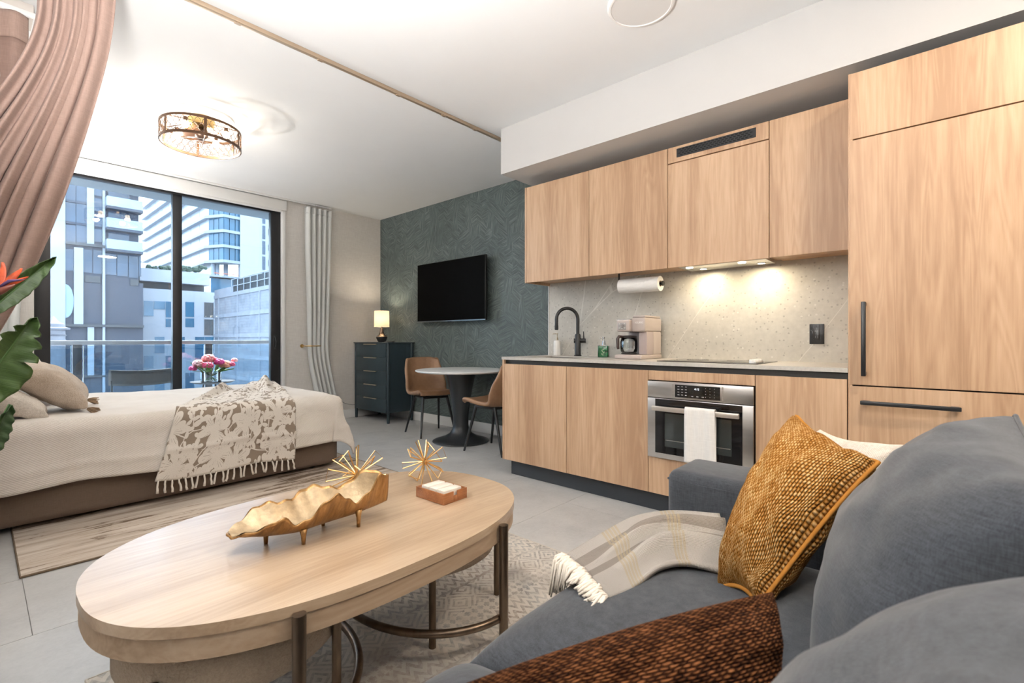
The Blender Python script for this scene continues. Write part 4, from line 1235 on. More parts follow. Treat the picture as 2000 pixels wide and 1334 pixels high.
# ------------------------------------------------------------------ sofa
m_sofa = N('charcoal_sofa_cloth')
_v1 = m_sofa.coord('Object', (420, 420, 40)); _v2 = m_sofa.coord('Object', (40, 40, 420)); _v0 = m_sofa.coord('Object')
_th = m_sofa.math('ADD', m_sofa.math('MULTIPLY', m_sofa.noise(_v1, 1, 2), .4), m_sofa.math('ADD', m_sofa.math('MULTIPLY', m_sofa.noise(_v2, 1, 2), .4), m_sofa.math('MULTIPLY', m_sofa.noise(_v0, 90, 3, .7), .2)))
m_sofa.bs('Base Color', m_sofa.ramp(_th, [(.36, (.031, .035, .042)), (.64, (.064, .071, .082))])); m_sofa.bs('Roughness', .9); m_sofa.bs('Specular IOR Level', .15); m_sofa.bs('Sheen Weight', .25); m_sofa.bump(_th, .3, .003)
m_sofa = m_sofa.m
SF, SB, SX0_, SX1_ = .735, -.42, -.22, 1.835
t = thing('sofa', 'charcoal grey two-seat sofa with loose back cushions', 'sofa', (.8, .17, 0))
box('frame', (SX0_ + .02, SB + .02, .10), (SX1_ - .02, SF - .03, .27), m_sofa, t, .02)
arm = box('arm', (1.585, SB, .09), (SX1_, SF - .025, .602), m_sofa, t, .035, seg=4)
MB().tube([(1.588, SB + .05, .568), (1.588, SF - .06, .568), (1.600, SF - .029, .568), (1.80, SF - .029, .568)], .0035, 6).out('piping', m_sofa, arm)
box('arm', (SX0_, SB, .09), (-.02, SF - .005, .602), m_sofa, t, .035, seg=4)
box('backrest', (-.02, SB, .09), (1.585, SB + .20, .70), m_sofa, t, .04, seg=4)
for lx in (SX0_ + .1, SX1_ - .1):
    for ly in (SB + .1, SF - .12):
        MB().lathe([(0, 0), (.018, 0), (.026, .10), (0, .10)], (lx, ly, .0108 if (lx > .26 and lx < 1.9 and ly > -.2) else .0005), 14).out('leg', m_black, t, auto=40)
def seat_cushion(x0, x1, seed):
    def fn(side):
        def f(s, q):
            k = 2 * s - 1; w = 2 * q - 1
            e = (1 - abs(k) ** 7) * (1 - abs(w) ** 7)
            e = max(e, 0) ** .55
            zz = .27 + .085 + side * (.085 * e)
            if side > 0: zz += .014 * (1 - k * k) * (1 - w * w) + .003 * noise.noise(Vector((s * 5 + seed, q * 5, 0)))
            x = (x0 + x1) / 2 + k * (x1 - x0) / 2 * (1 - .0 * side); y = (SF + SB + .22) / 2 + w * (SF - SB - .18) / 2
            return Vector((x, y, zz))
        return f
    n = 34
    V, UV, Fc = [], [], []
    for side in (1, -1):
        b0 = len(V)
        for j in range(n + 1):
            for i in range(n + 1):
                s0, q0 = .5 - .5 * cos(pi * i / n), .5 - .5 * cos(pi * j / n)
                V.append(fn(side)(s0, q0)); UV.append((s0, q0))
        for j in range(n):
            for i in range(n):
                k = b0 + j * (n + 1) + i; f = (k, k + 1, k + n + 2, k + n + 1); Fc.append(f if side > 0 else f[::-1])
    return mesh_obj('seat_cushion', V, Fc, m_sofa, t, True, UV)
seat_cushion(.705, 1.582, 1); seat_cushion(-.018, .699, 4)
# loose back cushions (A lower near, B lower far, C upper far, D upper near)
def _cushmat():
    return m_sofa
cs = [(.735, .100, .435), (1.56, .105, .435), (1.50, -.12, .885), (.80, -.135, .865)]
o, rim = pillow('back_cushion', [cs[0], cs[3], cs[2], cs[1]], .27, m_sofa, t, n=34, power=.40, sag=.03, wr=.006, seed=3, flat=.62)
MB().tube(rim, .0045, 7, closed=True).out('seam', m_sofa, o, smooth=True)
cs = [(-.01, .09, .435), (.715, .105, .435), (.70, -.145, .83), (.03, -.15, .82)]
o, rim = pillow('back_cushion', [cs[0], cs[3], cs[2], cs[1]], .30, m_sofa, t, n=34, power=.40, sag=.03, wr=.006, seed=8, flat=.62)
MB().tube(rim, .0045, 7, closed=True).out('seam', m_sofa, o, smooth=True)

# scatter cushions
def knit(name, c1, c2, c3, nx, ny, blotch=3.0, bump=.9, dist=.006, loose=.0):
    g = N(name); uv = g.coord('UV')
    if loose:
        w = g.n('ShaderNodeTexNoise', Vector=uv, Scale=30.0, Detail=2.0).outputs['Color']
        uv = g.n('ShaderNodeVectorMath', _operation='MULTIPLY_ADD', i0=w, i1=(loose, loose, 0), i2=uv).outputs[0]
    sp = g.n('ShaderNodeSeparateXYZ', Vector=uv)
    X = g.math('MULTIPLY', sp.outputs['X'], nx); fx_ = g.math('FLOOR', X)
    Y = g.math('MULTIPLY_ADD', sp.outputs['Y'], ny, g.math('MULTIPLY', g.math('MODULO', fx_, 2.0), .5)); fy_ = g.math('FLOOR', Y)
    h = g.math('MULTIPLY', g.math('ABSOLUTE', g.math('SINE', g.math('MULTIPLY', X, pi))), g.math('ABSOLUTE', g.math('SINE', g.math('MULTIPLY', Y, pi))))
    cell = g.n('ShaderNodeTexWhiteNoise', Vector=g.n('ShaderNodeCombineXYZ', X=fx_, Y=fy_).outputs[0], _noise_dimensions='2D').outputs['Value']
    drift = g.noise(uv, blotch, 3, .6)
    f = g.math('ADD', g.math('MULTIPLY', h, .42), g.math('ADD', g.math('MULTIPLY', cell, .30), g.math('MULTIPLY', drift, .55)))
    g.bs('Base Color', g.ramp(f, [(.32, c1), (.60, c2), (.92, c3)])); g.bs('Roughness', .95); g.bs('Specular IOR Level', .08)
    g.bump(g.math('POWER', h, .6), bump, dist)
    return g.m
m_must = knit('mustard_chunky_weave', (.24, .088, .013), (.48, .215, .046), (.76, .50, .23), 58, 46, 4.0)
m_brown = knit('dark_brown_chenille', (.012, .004, .0015), (.070, .023, .008), (.27, .105, .038), 60, 44, 5.0, 1.0, .008, .02)
m_whitec = knit('cream_woven', (.58, .50, .42), (.70, .63, .55), (.78, .73, .66), 90, 70, 4.0, .5, .003)
T_, R_c, BRc, BLc = at_d(1556, 812, 1.50), at_d(1716, 903, 1.17), at_d(1480, 1185, 1.06), at_d(1402, 1150, 1.175)
t = thing('scatter_cushion', 'mustard chunky woven cushion leaning on the sofa arm end', 'cushion', (1.3, .3, .45))
o, rim = pillow('cover', [BLc, BRc, R_c, T_], .21, m_must, t, n=30, power=.42, sag=.05, wr=.008, seed=1, flat=.6)
MB().tube(rim, .0055, 8, closed=True).out('piping', m_must, t, smooth=True)
t = thing('scatter_cushion', 'cream cushion showing behind the mustard one', 'cushion', (1.5, .1, .45))
cs = [at_d(1560, 1080, 1.50), at_d(1650, 1080, 1.28), at_d(1776, 868, 1.30), at_d(1600, 836, 1.62)]
pillow('cover', cs, .14, m_whitec, t, n=24, power=.42, sag=.06, wr=.006, seed=6)
t = thing('scatter_cushion', 'dark brown chenille cushion in the foreground', 'cushion', (.5, .3, .45))
cs = [at_d(905, 1335, .62), at_d(860, 1640, .56), at_d(1478, 1560, .52), at_d(1512, 1154, .64)]
o, rim = pillow('cover', cs, .17, m_brown, t, n=34, power=.42, sag=-.05, wr=.008, seed=11, flat=.55)

# plaid throw on the seat
def _plaid():
    g = N('cream_plaid_throw'); uv = g.coord('UV'); s = g.n('ShaderNodeSeparateXYZ', Vector=uv)
    def stripe(x, c, w): return g.math('LESS_THAN', g.math('ABSOLUTE', g.math('SUBTRACT', x, c)), w)
    wv = g.coord('UV', (130, 150, 1)); w2 = g.n('ShaderNodeSeparateXYZ', Vector=wv)
    def tr(x): return g.math('ABSOLUTE', g.math('SUBTRACT', g.math('FRACT', x), .5))
    tex = g.math('ADD', tr(w2.outputs['X']), tr(w2.outputs['Y']))
    grey = g.math('MAXIMUM', stripe(s.outputs['X'], .34, .10), stripe(s.outputs['X'], .60, .05))
    yel = g.math('MAXIMUM', stripe(s.outputs['Y'], .30, .055), stripe(s.outputs['Y'], .72, .05))
    yl = g.math('MULTIPLY', yel, g.math('GREATER_THAN', g.math('FRACT', g.math('MULTIPLY', s.outputs['Y'], 42)), .3))
    base = g.mix(g.math('MULTIPLY', grey, .8), (.72, .66, .60), (.33, .27, .22))
    base = g.mix(g.math('MULTIPLY', yl, .6), base, (.68, .54, .31))
    base = g.mix(g.math('MULTIPLY', tex, .35), base, (.36, .31, .26))
    g.bs('Base Color', base); g.bs('Roughness', .95); g.bs('Specular IOR Level', .1); g.bs('Sheen Weight', .15); g.bump(tex, .9, .005)
    return g.m
far = [at_z(1106, 1086, .440), at_z(1176, 1044, .455), at_z(1240, 1011, .475), at_z(1312, 1000, .49), at_z(1405, 1006, .49)]
near = [at_z(1190, 1170, .442), at_z(1236, 1152, .442), at_z(1290, 1120, .452), at_z(1345, 1112, .456), at_z(1440, 1135, .444)]
def plaid_pt(s, q):
    a, b = cat_at(far, q), cat_at(near, q)
    P = a.lerp(b, s)
    rid = math.exp(-((s - .46 + .10 * q) / .075) ** 2) * smooth01(.05, .5, q) * .036 + math.exp(-((s - .74 + .10 * q) / .07) ** 2) * smooth01(.1, .6, q) * .032
    P.z += rid + .010 * sin(pi * s) + .012 * math.exp(-((s - .99) / .05) ** 2) * smooth01(.2, .5, q)
    return P
t = thing('sofa_throw', 'cream and grey plaid throw folded on the sofa seat', 'throw', (1.15, .62, .44))
grid('cloth', plaid_pt, 44, 50, _plaid(), t, thick=.012)
rr = random.Random(3)
m_fr2 = linen('cream_fringe', (.76, .69, .60), .08, 600, .5)
for k in range(17):
    s0 = (k + .5) / 17; p = plaid_pt(s0, 0.0); d = p - plaid_pt(s0, .06); d.z = 0; d.normalize()
    mb = MB()
    for j in range(9):
        d2 = (d + Vector((rr.uniform(-.35, .35), rr.uniform(-.35, .35), 0))).normalized(); L_ = rr.uniform(.038, .060)
        o2 = Vector((rr.uniform(-.006, .006), rr.uniform(-.006, .006), rr.uniform(-.002, .006)))
        yo = max(0, p.y + d2.y * L_ - (SF - .05)) * .8
        mb.tube([p + o2 * .5, p + d2 * L_ * .35 + o2 + UP * .003, p + d2 * L_ * .7 + o2 * 1.3 - UP * .002, p + d2 * L_ + o2 * 1.6 - UP * (.007 + yo)], [.0030, .0042, .0042, .0025], 5)
    mb.out('fringe', m_fr2, t, smooth=True)
# ------------------------------------------------------------------ curtains and tracks
m_pink = linen('dusty_pink_linen', (.43, .305, .26), .13, 330, .35, trans=.30)
tr_ = thing('curtain_track', 'long ceiling track crossing the room for the pink divider curtain', 'curtain track', (1.8, 2.765, ZC))
m_track = M('bronze_track', (.52, .40, .29), .35, .7, var=.06, scale=3)
box('rail', (XL + .001, 2.747, ZC - .024), (XG - .001, 2.772, ZC - .0003), m_track, tr_, .002)
box('white_flange', (XL + .001, 2.7725, ZC - .014), (XG - .001, 2.782, ZC - .0003), m_white, tr_, .001)
for k, xx in enumerate((.9, 1.35, 1.9, 2.3, 2.62)):
    box('glider', (xx, 2.751, ZC - .030), (xx + .03, 2.768, ZC - .0242), m_track, tr_)
# pleated curtain pulled aside to the bed-head wall
edge = [(.410, 2.70), (.408, 2.55), (.390, 2.34), (.338, 2.05), (.280, 1.77), (.208, 1.477), (.126, 1.219), (.045, 1.04), (.00, .93), (.0, .80), (.03, .55), (.05, .02)]
def edge_x(z):
    for (xa, za), (xb, zb) in zip(edge[:-1], edge[1:]):
        if za >= z >= zb: k = (za - z) / (za - zb); return xa + (xb - xa) * k
    return edge[-1][0]
ed_s = [(z, (edge_x(max(z - .12, .02)) + 2 * edge_x(z) + edge_x(min(z + .12, 2.70))) / 4) for z in [2.70 - 2.68 * k / 60 for k in range(61)]]
def ex(z):
    k = (2.70 - z) / 2.68 * 60; i = min(max(int(k), 0), 59); f = k - i
    return ed_s[i][1] * (1 - f) + ed_s[i + 1][1] * f
def pink(s, q):
    z = 2.712 - 2.69 * q
    xr = ex(min(z, 2.70)); xl = -.20 + .37 * smooth01(1.3, 2.45, z)
    k = s
    tight = smooth01(.75, 1.15, z)
    amp = .036 * (.35 + .65 * tight)
    ph = 2 * pi * 7.5 * k + 1.5 * sin(k * 9.0 + .5 * z) + .9 * sin(k * 17 + 1.2) + .35 * sin(z * 2 + 5 * k)
    am_ = .62 + .38 * sin(k * 23 + .8 * z)
    w = (sin(ph) + .45 * sin(2 * ph + 1.0 + z) + .22 * sin(3.1 * ph + 2 * z)) * am_
    x = xl + (xr - xl) * k + .010 * cos(ph) * tight
    y = 2.752 + amp * w - .05 * sin(pi * k) * (1 - tight) - .012 * (1 - smooth01(2.4, 2.7, z))
    return Vector((x, y, z))
t = thing('divider_curtain', 'dusty pink linen room-divider curtain pulled to the left', 'curtain', (.1, 2.75, 0))
grid('drape', pink, 190, 70, m_pink, t, thick=.002)
MB().tube([(-.27, 2.74, .93), (-.1, 2.67, .92), (.005, 2.69, .925), (.005, 2.80, .925), (-.1, 2.83, .92), (-.27, 2.78, .93)], .008, 8).out('tieback', m_pink, t, smooth=True)
# second pink layer and the shaded bulkhead beyond it, at the far left under the ceiling
bk = struct(box('trim_6', (XL + .001, 3.42, 2.692), (.19, 3.62, ZC - .0005), M('bulkhead_paint', (.62, .58, .54), .8, var=.02), bev=.003), 'small grey bulkhead near the ceiling by the bed-head wall')
box('rail', (XL + .001, 3.405, 2.668), (.195, 3.4195, 2.694), m_white, bk, .002)
def pink2(s, q):
    z = 2.660 - 2.63 * q; k = s
    ph = 2 * pi * 3 * k + .5
    return Vector((-.26 + (.43 - .33 * smooth01(2.3, 1.2, z)) * k, 3.412 + .022 * sin(ph), z))
t = thing('bed_curtain', 'short pink linen curtain hanging behind the divider curtain', 'curtain', (-.05, 3.41, 0))
grid('drape', pink2, 60, 40, m_pink, t, thick=.002)
grid('header_band', lambda s, q: pink2(s, q * .05) + Vector((0, -.012, .0)), 60, 6, linen('pink_header', (.40, .28, .235), .12, 330, .3), t, thick=.003)

# white sheers by the balcony door
m_sheer = linen('white_cotton', (.86, .87, .86), .04, 300, .2, trans=.35)
wt = thing('window_track', 'slim white curtain track over the balcony door', 'curtain track', (1.4, 5.86, ZC))
box('rail', (XL + .001, 5.845, ZC - .020), (3.045, 5.868, ZC - .0003), m_white, wt, .002)
def white_curtain(x_top, x_mid, x_bot, label, hookx):
    t = thing('window_curtain', label, 'curtain', ((x_bot[0] + x_bot[1]) / 2, 5.82, 0), group='white window curtains')
    sgn = 1 if x_top[0] > 1 else -1
    def fn(s, q):
        z = 2.688 - 2.682 * q
        k1 = smooth01(2.69, .97, z); k2 = smooth01(.97, 0, z)
        xa = x_top[0] + (x_mid[0] - x_top[0]) * k1 + (x_bot[0] - x_mid[0]) * k2
        xb = x_top[1] + (x_mid[1] - x_top[1]) * k1 + (x_bot[1] - x_mid[1]) * k2
        ph = 2 * pi * 5 * s + .6 * sin(3 * s + z * .8)
        am = .030 * (1 - .35 * math.exp(-((z - .97) / .25) ** 2))
        y = 5.835 + am * sin(ph)
        x = xa + (xb - xa) * s + .008 * cos(ph)
        if z < .12:
            f = (1 - z / .12); y -= .05 * f * (.5 + .5 * sin(ph * 1.3)); x += sgn * .05 * f * s; z = max(z, .006 + .012 * f * abs(sin(ph * .7)))
        return Vector((x, min(y, 5.893), z))
    grid('drape', fn, 110, 80, m_sheer, t, thick=.003)
    grid('header', lambda s, q: fn(s, q * .03) + Vector((0, -.004, 0)), 110, 4, m_sheer, t, thick=.003)
    for k in range(7):
        p = fn((k + .5) / 7, 0)
        MB().tube([p + UP * .002, p + UP * .032], .003, 6).out('hook', m_steel, t)
    hx = hookx
    h = thing('curtain_holdback', 'brass curtain holdback ' + ('on the beige wall to the right of the door' if sgn > 0 else 'on the wall to the left of the door'), 'holdback', (hx, 5.9, .97), group='brass curtain holdbacks')
    MB().tube([(hx, 5.919, .968), (hx, 5.912, .968)], .022, 18).out('rosette', m_brass, h, auto=40)
    MB().tube([(hx, 5.914, .968), (hx, 5.775, .968)], .0055, 10).out('stem', m_brass, h, smooth=True)
    MB().tube([(hx, 5.775, .968), (hx + sgn * .17, 5.770, .968)], .0065, 10).out('bar', m_brass, h, smooth=True)
white_curtain((2.690, 3.020), (2.725, 2.985), (2.86, 3.13), 'white cotton curtain held back to the right of the balcony door', 2.690)
white_curtain((-.20, .34), (-.22, .225), (-.25, .24), 'white cotton curtain held back to the left of the balcony door', .265)

# ------------------------------------------------------------------ ceiling lights
m_led_panel = M('led_diffuser', (.9, .9, .9), .5, emit=(1.0, .85, .68), estr=6)
m_led_off = M('led_diffuser_off', (.70, .69, .68), .45)
def disc_light(x, y, label, power):
    t = thing('ceiling_light', label, 'ceiling light', (x, y, ZC))
    MB().lathe([(.165, .0), (.165, -.012), (.158, -.020), (.148, -.021), (.146, -.016), (.146, 0)], (x, y, ZC), 64).out('rim', M('white_bezel', (.83, .81, .79), .4), t, auto=40)
    MB().lathe([(0, -.0165), (.146, -.0165), (.146, -.010), (0, -.010)], (x, y, ZC), 64).out('diffuser', m_led_panel if power else m_led_off, t, auto=40)
    if not power: return t
    L = bpy.data.lights.new('added_disc_lamp', 'AREA'); L.shape = 'DISK'; L.size = .29; L.energy = power; L.color = (1.0, .84, .66)
    lo = bpy.data.objects.new('added_disc_lamp', L); COL.objects.link(lo); lo.location = (x, y, ZC - .024)
    return t
disc_light(2.227, 1.126, 'round white flush ceiling light above the kitchen walkway', 0)
disc_light(1.75, -.55, 'added unseen round ceiling light behind the sofa', 20)  # added lamp out of view, warm fill for the sofa and kitchen side

# caged fan light
fc = Vector((1.135, 4.185, ZC))
t = thing('fan_light', 'round bronze lattice caged ceiling fan light', 'ceiling light', fc)
m_cage = M('bronze_cage', (.12, .066, .038), .42, .7, var=.15, scale=30)
RC, ZB_, ZT_ = .262, -.225, -.105
MB().lathe([(0, 0), (.22, 0), (.215, -.012), (0, -.012)], fc, 48).out('ceiling_plate', m_white, t, auto=40)
MB().lathe([(0, -.012), (.085, -.012), (.090, -.03), (.080, -.075), (.045, -.09), (0, -.09)], fc, 32).out('motor_housing', m_brass, t, auto=50)
for z in (ZT_, ZB_):
    MB().lathe([(RC - .004, z), (RC + .003, z), (RC + .003, z + .018), (RC - .004, z + .018), (RC - .004, z)], fc, 64).out('cage_ring', m_cage, t, auto=40)
for k in range(6):
    a = 2 * pi * k / 6 + .35; c, s = cos(a), sin(a)
    MB().obox(fc + Vector((c * RC, s * RC, (ZT_ + ZB_ + .018) / 2)), Vector((c, s, 0)) * .003, Vector((-s, c, 0)) * .009, UP * ((ZT_ - ZB_ + .018) / 2)).out('cage_post', m_cage, t)
    MB().tube([fc + Vector((c * RC, s * RC, ZT_ + .009)), fc + Vector((c * .06, s * .06, -.05))], .003, 6).out('cage_arm', m_cage, t)
mb = MB(); n = 36
for k in range(n):
    for sg in (1, -1):
        pts = []
        for j in range(7):
            u = j / 6; a = 2 * pi * (k + sg * (1.0 * u)) / n * 1.0 + .02
            a = 2 * pi * (k + sg * (u * 1.5 + .12 * sin(2 * pi * u * 2))) / n
            pts.append(fc + Vector((cos(a) * RC, sin(a) * RC, ZT_ - (ZT_ - ZB_ - .018) * u)))
        mb.tube(pts, .0019, 4, caps=False)
mb.out('lattice', m_cage, t, smooth=True)['kind'] = 'stuff'
MB().lathe([(0, -.09), (.03, -.09), (.045, -.12), (.04, -.16), (.018, -.175), (0, -.176)], fc, 24).out('fan_hub', M('dark_bronze', (.05, .03, .022), .4, .7), t, auto=50)
for k in range(5):
    a = 2 * pi * k / 5 + .2; d = Vector((cos(a), sin(a), 0)); s_ = Vector((-sin(a), cos(a), 0))
    mb = MB(); mb.hexa([fc + d * .035 - s_ * .02 + UP * -.150, fc + d * .150 - s_ * .045 + UP * -.155, fc + d * .150 + s_ * .035 + UP * -.130, fc + d * .035 + s_ * .02 + UP * -.140,
                        fc + d * .035 - s_ * .02 + UP * -.147, fc + d * .150 - s_ * .045 + UP * -.152, fc + d * .150 + s_ * .035 + UP * -.127, fc + d * .035 + s_ * .02 + UP * -.137])
    mb.out('fan_blade', M('brown_blade_%d' % k, (.10, .045, .022), .45, var=.2), t)
mb = MB()
for rr_, zz in ((.10, -.222), (.16, -.222), (.055, -.222)):
    mb.tube([fc + Vector((cos(2 * pi * k / 40) * rr_, sin(2 * pi * k / 40) * rr_, zz)) for k in range(40)], .002, 5, closed=True)
for k in range(6):
    a = 2 * pi * k / 6 + .35; mb.tube([fc + Vector((cos(a) * .05, sin(a) * .05, -.222)), fc + Vector((cos(a) * RC, sin(a) * RC, -.220))], .002, 5)
mb.out('blade_guard', m_steel, t, smooth=True)
for k in range(4):
    a = 2 * pi * k / 4 + .75; p = fc + Vector((cos(a) * .185, sin(a) * .185, -.13))
    MB().tube([p + UP * .045, p + UP * .020], .013, 12).out('socket', m_cage, t, auto=40)
    MB().sphere(p - UP * .005, .026, u=14, v=10).out('bulb', M('warm_bulb_%d' % k, (1, .85, .6), .4, emit=(1.0, .72, .40), estr=7), t, smooth=True)
    L = bpy.data.lights.new('fan_bulb', 'POINT'); L.energy = 5; L.color = (1.0, .90, .76); L.shadow_soft_size = .03
    lo = bpy.data.objects.new('fan_bulb', L); COL.objects.link(lo); lo.location = p - UP * .045
# added uplights, out of view along the bed-head wall, that brighten the ceiling
def added_uplight(fp, power, label):
    t = thing('added_floor_lamp', label, 'lamp', fp, group='added uplights for the ceiling')
    MB().lathe([(0, 0), (.12, 0), (.125, .01), (.11, .022), (.03, .030), (0, .030)], fp, 32).out('base', m_black, t, auto=40)
    MB().tube([fp + UP * .028, fp + UP * 1.26], .013, 14).out('pole', m_black, t, smooth=True)
    MB().lathe([(.0, 1.255), (.035, 1.26), (.10, 1.29), (.125, 1.345), (.145, 1.40), (.141, 1.402), (.12, 1.35), (.095, 1.30), (.03, 1.272), (0, 1.268)], fp, 40).out('bowl', m_white, t, auto=50)
    MB().sphere(fp + UP * 1.315, .03, u=14, v=10).out('bulb', M('added_uplight_bulb', (1, 1, 1), .5, emit=(1, .96, .9), estr=20), t, smooth=True)
    L = bpy.data.lights.new('added_floor_lamp_bulb', 'AREA'); L.shape = 'DISK'; L.size = .22; L.energy = power; L.color = (1.0, .97, .94)
    lo = bpy.data.objects.new('added_floor_lamp_bulb', L); COL.objects.link(lo); lo.location = fp + UP * 1.375; lo.rotation_euler = (pi, 0, 0)
added_uplight(Vector((-.125, .93, 0)), 100, 'added unseen uplighting floor lamp between the sofa and the plant')
added_uplight(Vector((-.115, 5.55, 0)), 56, 'added unseen uplighting floor lamp between the bed and the window')
# ------------------------------------------------------------------ bird of paradise plant by the bed-head wall
def _leafmat(name, c1, c2):
    g = N(name); v = g.coord('UV', (1, 40, 1)); a = g.noise(v, 2, 3); b = g.noise(g.coord('Object'), 8, 2)
    g.bs('Base Color', g.ramp(g.math('ADD', g.math('MULTIPLY', a, .5), g.math('MULTIPLY', b, .5)), [(.35, c1), (.65, c2)])); g.bs('Roughness', .42); g.bump(a, .35, .003)
    return g.m
m_leaf = _leafmat('green_leaf', (.022, .052, .012), (.058, .110, .026))
m_leafd = _leafmat('dark_leaf', (.012, .035, .010), (.03, .07, .02))
m_stem = M('green_stem', (.05, .12, .03), .5, var=.2)
PB = Vector((-.135, 1.98, 0))
t = thing('potted_plant', 'tall bird of paradise plant at the left edge of the room', 'plant', PB)
MB().lathe([(0, 0), (.085, 0), (.09, .01), (.115, .26), (.118, .28), (.108, .28), (.104, .25), (0, .25)], PB, 32).out('pot', M('grey_pot', (.3, .29, .28), .7, var=.1), t, auto=40)
MB().lathe([(0, .252), (.104, .252), (.104, .256), (0, .262)], PB, 24).out('soil', M('soil', (.03, .02, .015), .95, var=.3, scale=80, bump=.6), t)
def leaf(name, base, tip, up, width, mat, lobes=0, curl=.03, bend=.0, n=36, m=14):
    base, tip, up = Vector(base), Vector(tip), Vector(up).normalized()
    ax = tip - base; L = ax.length; ax.normalize(); sd = ax.cross(up).normalized(); up = sd.cross(ax)
    def f(s, q):
        k = 2 * s - 1
        w = width * (sin(pi * min(q * .93 + .07, 1)) ** .75) * (1 - .25 * q)
        if lobes and abs(k) > .35:
            for c_ in lobes:
                w *= 1 - .55 * math.exp(-((q - c_) / .018) ** 2) * (abs(k) - .35) / .65
        fold = curl * abs(k) ** 1.4 - .004 * math.exp(-(k / .06) ** 2)
        rip = .004 * sin(q * 40 + k * 3) * abs(k)
        return base + ax * (L * q + (.03 * L * abs(k) if lobes else 0)) + sd * (k * w) + up * (fold + rip - bend * 4 * (q - .5) ** 2 + bend)
    o = grid(name, f, m, n, mat, t, thick=.0015)
    MB().tube([f(.5, j / 12) - up * .001 for j in range(13)], [.006 * (1 - j / 13) + .0012 for j in range(13)], 6).out('midrib', m_stem, o, smooth=True)
    return o
def stem(a, b, r=.008):
    a, b = Vector(a), Vector(b); mid = a.lerp(b, .5) + Vector((-.03, 0, .06))
    MB().tube(catmull([a, mid, b], 16), [r * 1.3 - .4 * r * k / 15 for k in range(16)], 8).out('stem', m_stem, t, smooth=True)
top = PB + Vector((0, 0, .25))
# narrow rising leaf seen edge-on
b1 = at_d(-30, 615, 1.46); t1 = at_d(106, 502, 1.62)
leaf('leaf', b1, t1, (.72, -.62, .55), .034, m_leaf, curl=.016); stem(top + Vector((.02, .02, 0)), b1)
# broad notched leaf
b2 = at_d(-75, 800, 1.40); t2 = at_d(62, 622, 1.50)
leaf('leaf', b2, t2, (.55, -.78, .25), .088, m_leaf, lobes=(.55, .68, .80, .90), curl=.022, bend=.01); stem(top + Vector((-.02, .0, 0)), b2)
b3 = at_d(-40, 905, 1.36); t3 = at_d(20, 790, 1.40)
leaf('leaf', b3, t3, (.6, -.7, .3), .034, m_leafd, curl=.012); stem(top + Vector((.01, -.03, 0)), b3)
b4 = at_d(-160, 560, 1.42); t4 = at_d(-60, 380, 1.50)
leaf('leaf', b4, t4, (.55, -.78, .25), .10, m_leaf, lobes=(.6, .75), curl=.02); stem(top + Vector((-.03, .02, 0)), b4)
# flower: orange sepals and a purple tongue on a beak
fb = at_d(-14, 574, 1.40)
stem(top + Vector((.0, .03, 0)), fb, .007)
fl_ = MB().tube([fb, at_d(6, 566, 1.405), at_d(30, 556, 1.41)], [.012, .010, .002], 10).out('flower_beak', M('beak_red', (.16, .045, .03), .45, var=.2), t, smooth=True)
m_sepal = M('sepal_orange', (.62, .095, .03), .45, var=.35, scale=40)
for (u, v, w) in ((40, 524, .011), (26, 534, .010), (3, 512, .012), (52, 540, .007)):
    a = at_d(-2, 562, 1.405); b = at_d(u, v, 1.43); sd = (b - a).cross(Vector((.75, .66, 0))).normalized()
    def sp(s, q, a=a, b=b, sd=sd, w=w): return a.lerp(b, q) + sd * ((2 * s - 1) * w * sin(pi * min(q * .9 + .1, 1)) ** .7) + Vector((0, 0, .0)) + Vector((.75, .66, 0)) * (.006 * abs(2 * s - 1))
    grid('sepal', sp, 6, 14, m_sepal, fl_, thick=.0015)
MB().tube([at_d(0, 560, 1.40), at_d(18, 549, 1.41), at_d(48, 546, 1.42)], [.004, .005, .001], 8).out('petal_tongue', M('violet_petal', (.09, .05, .16), .4), fl_, smooth=True)
# ------------------------------------------------------------------ balcony
m_conc = M('balcony_concrete', (.72, .72, .70), .85, var=.08, scale=4, bump=.2)
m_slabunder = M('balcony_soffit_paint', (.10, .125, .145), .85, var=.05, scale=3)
m_dkrail = M('dark_rail', (.045, .05, .058), .4, .3, var=.1)
t = struct(thing('balcony', 'concrete balcony floor and slab overhead outside the door', None, (1.4, 6.7, -.05)))
box('balcony_floor', (-2.5, 6.10, -.22), (4.6, 7.40, -.05), m_conc, t)
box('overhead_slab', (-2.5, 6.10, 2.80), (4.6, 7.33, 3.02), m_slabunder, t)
box('side_wall', (3.9, 6.11, -.05), (4.1, 7.33, 2.80), M('balcony_side_paint', (.55, .57, .58), .85, var=.04), t)
rl = thing('balcony_railing', 'glass balcony railing with a metal handrail', 'railing', (1.0, 7.30, -.05))
box('handrail', (-2.4, 7.265, .988), (3.89, 7.335, 1.036), M('painted_handrail', (.30, .30, .31), .35, .4, var=.05), rl, .006)
for u0, u1 in ((141, 160), (400, 414)):
    xa, xb = at_y(u0, 700, 7.30).x, at_y(u1, 700, 7.30).x
    box('post', (xa, 7.275, -.05), (xb, 7.325, .988), m_dkrail, rl, .004)
px_ = [-2.4, at_y(141, 700, 7.3).x, at_y(400, 700, 7.3).x, 3.0, 3.89]
box('post', (2.95, 7.275, -.05), (3.04, 7.325, .988), m_dkrail, rl, .004)
for a, b in ((-2.4, px_[1] - .01), (at_y(160, 700, 7.3).x + .01, px_[2] - .01), (at_y(414, 700, 7.3).x + .01, 2.94)):
    box('glass_panel', (a, 7.294, .02), (b, 7.306, .975), m_railglass, rl)

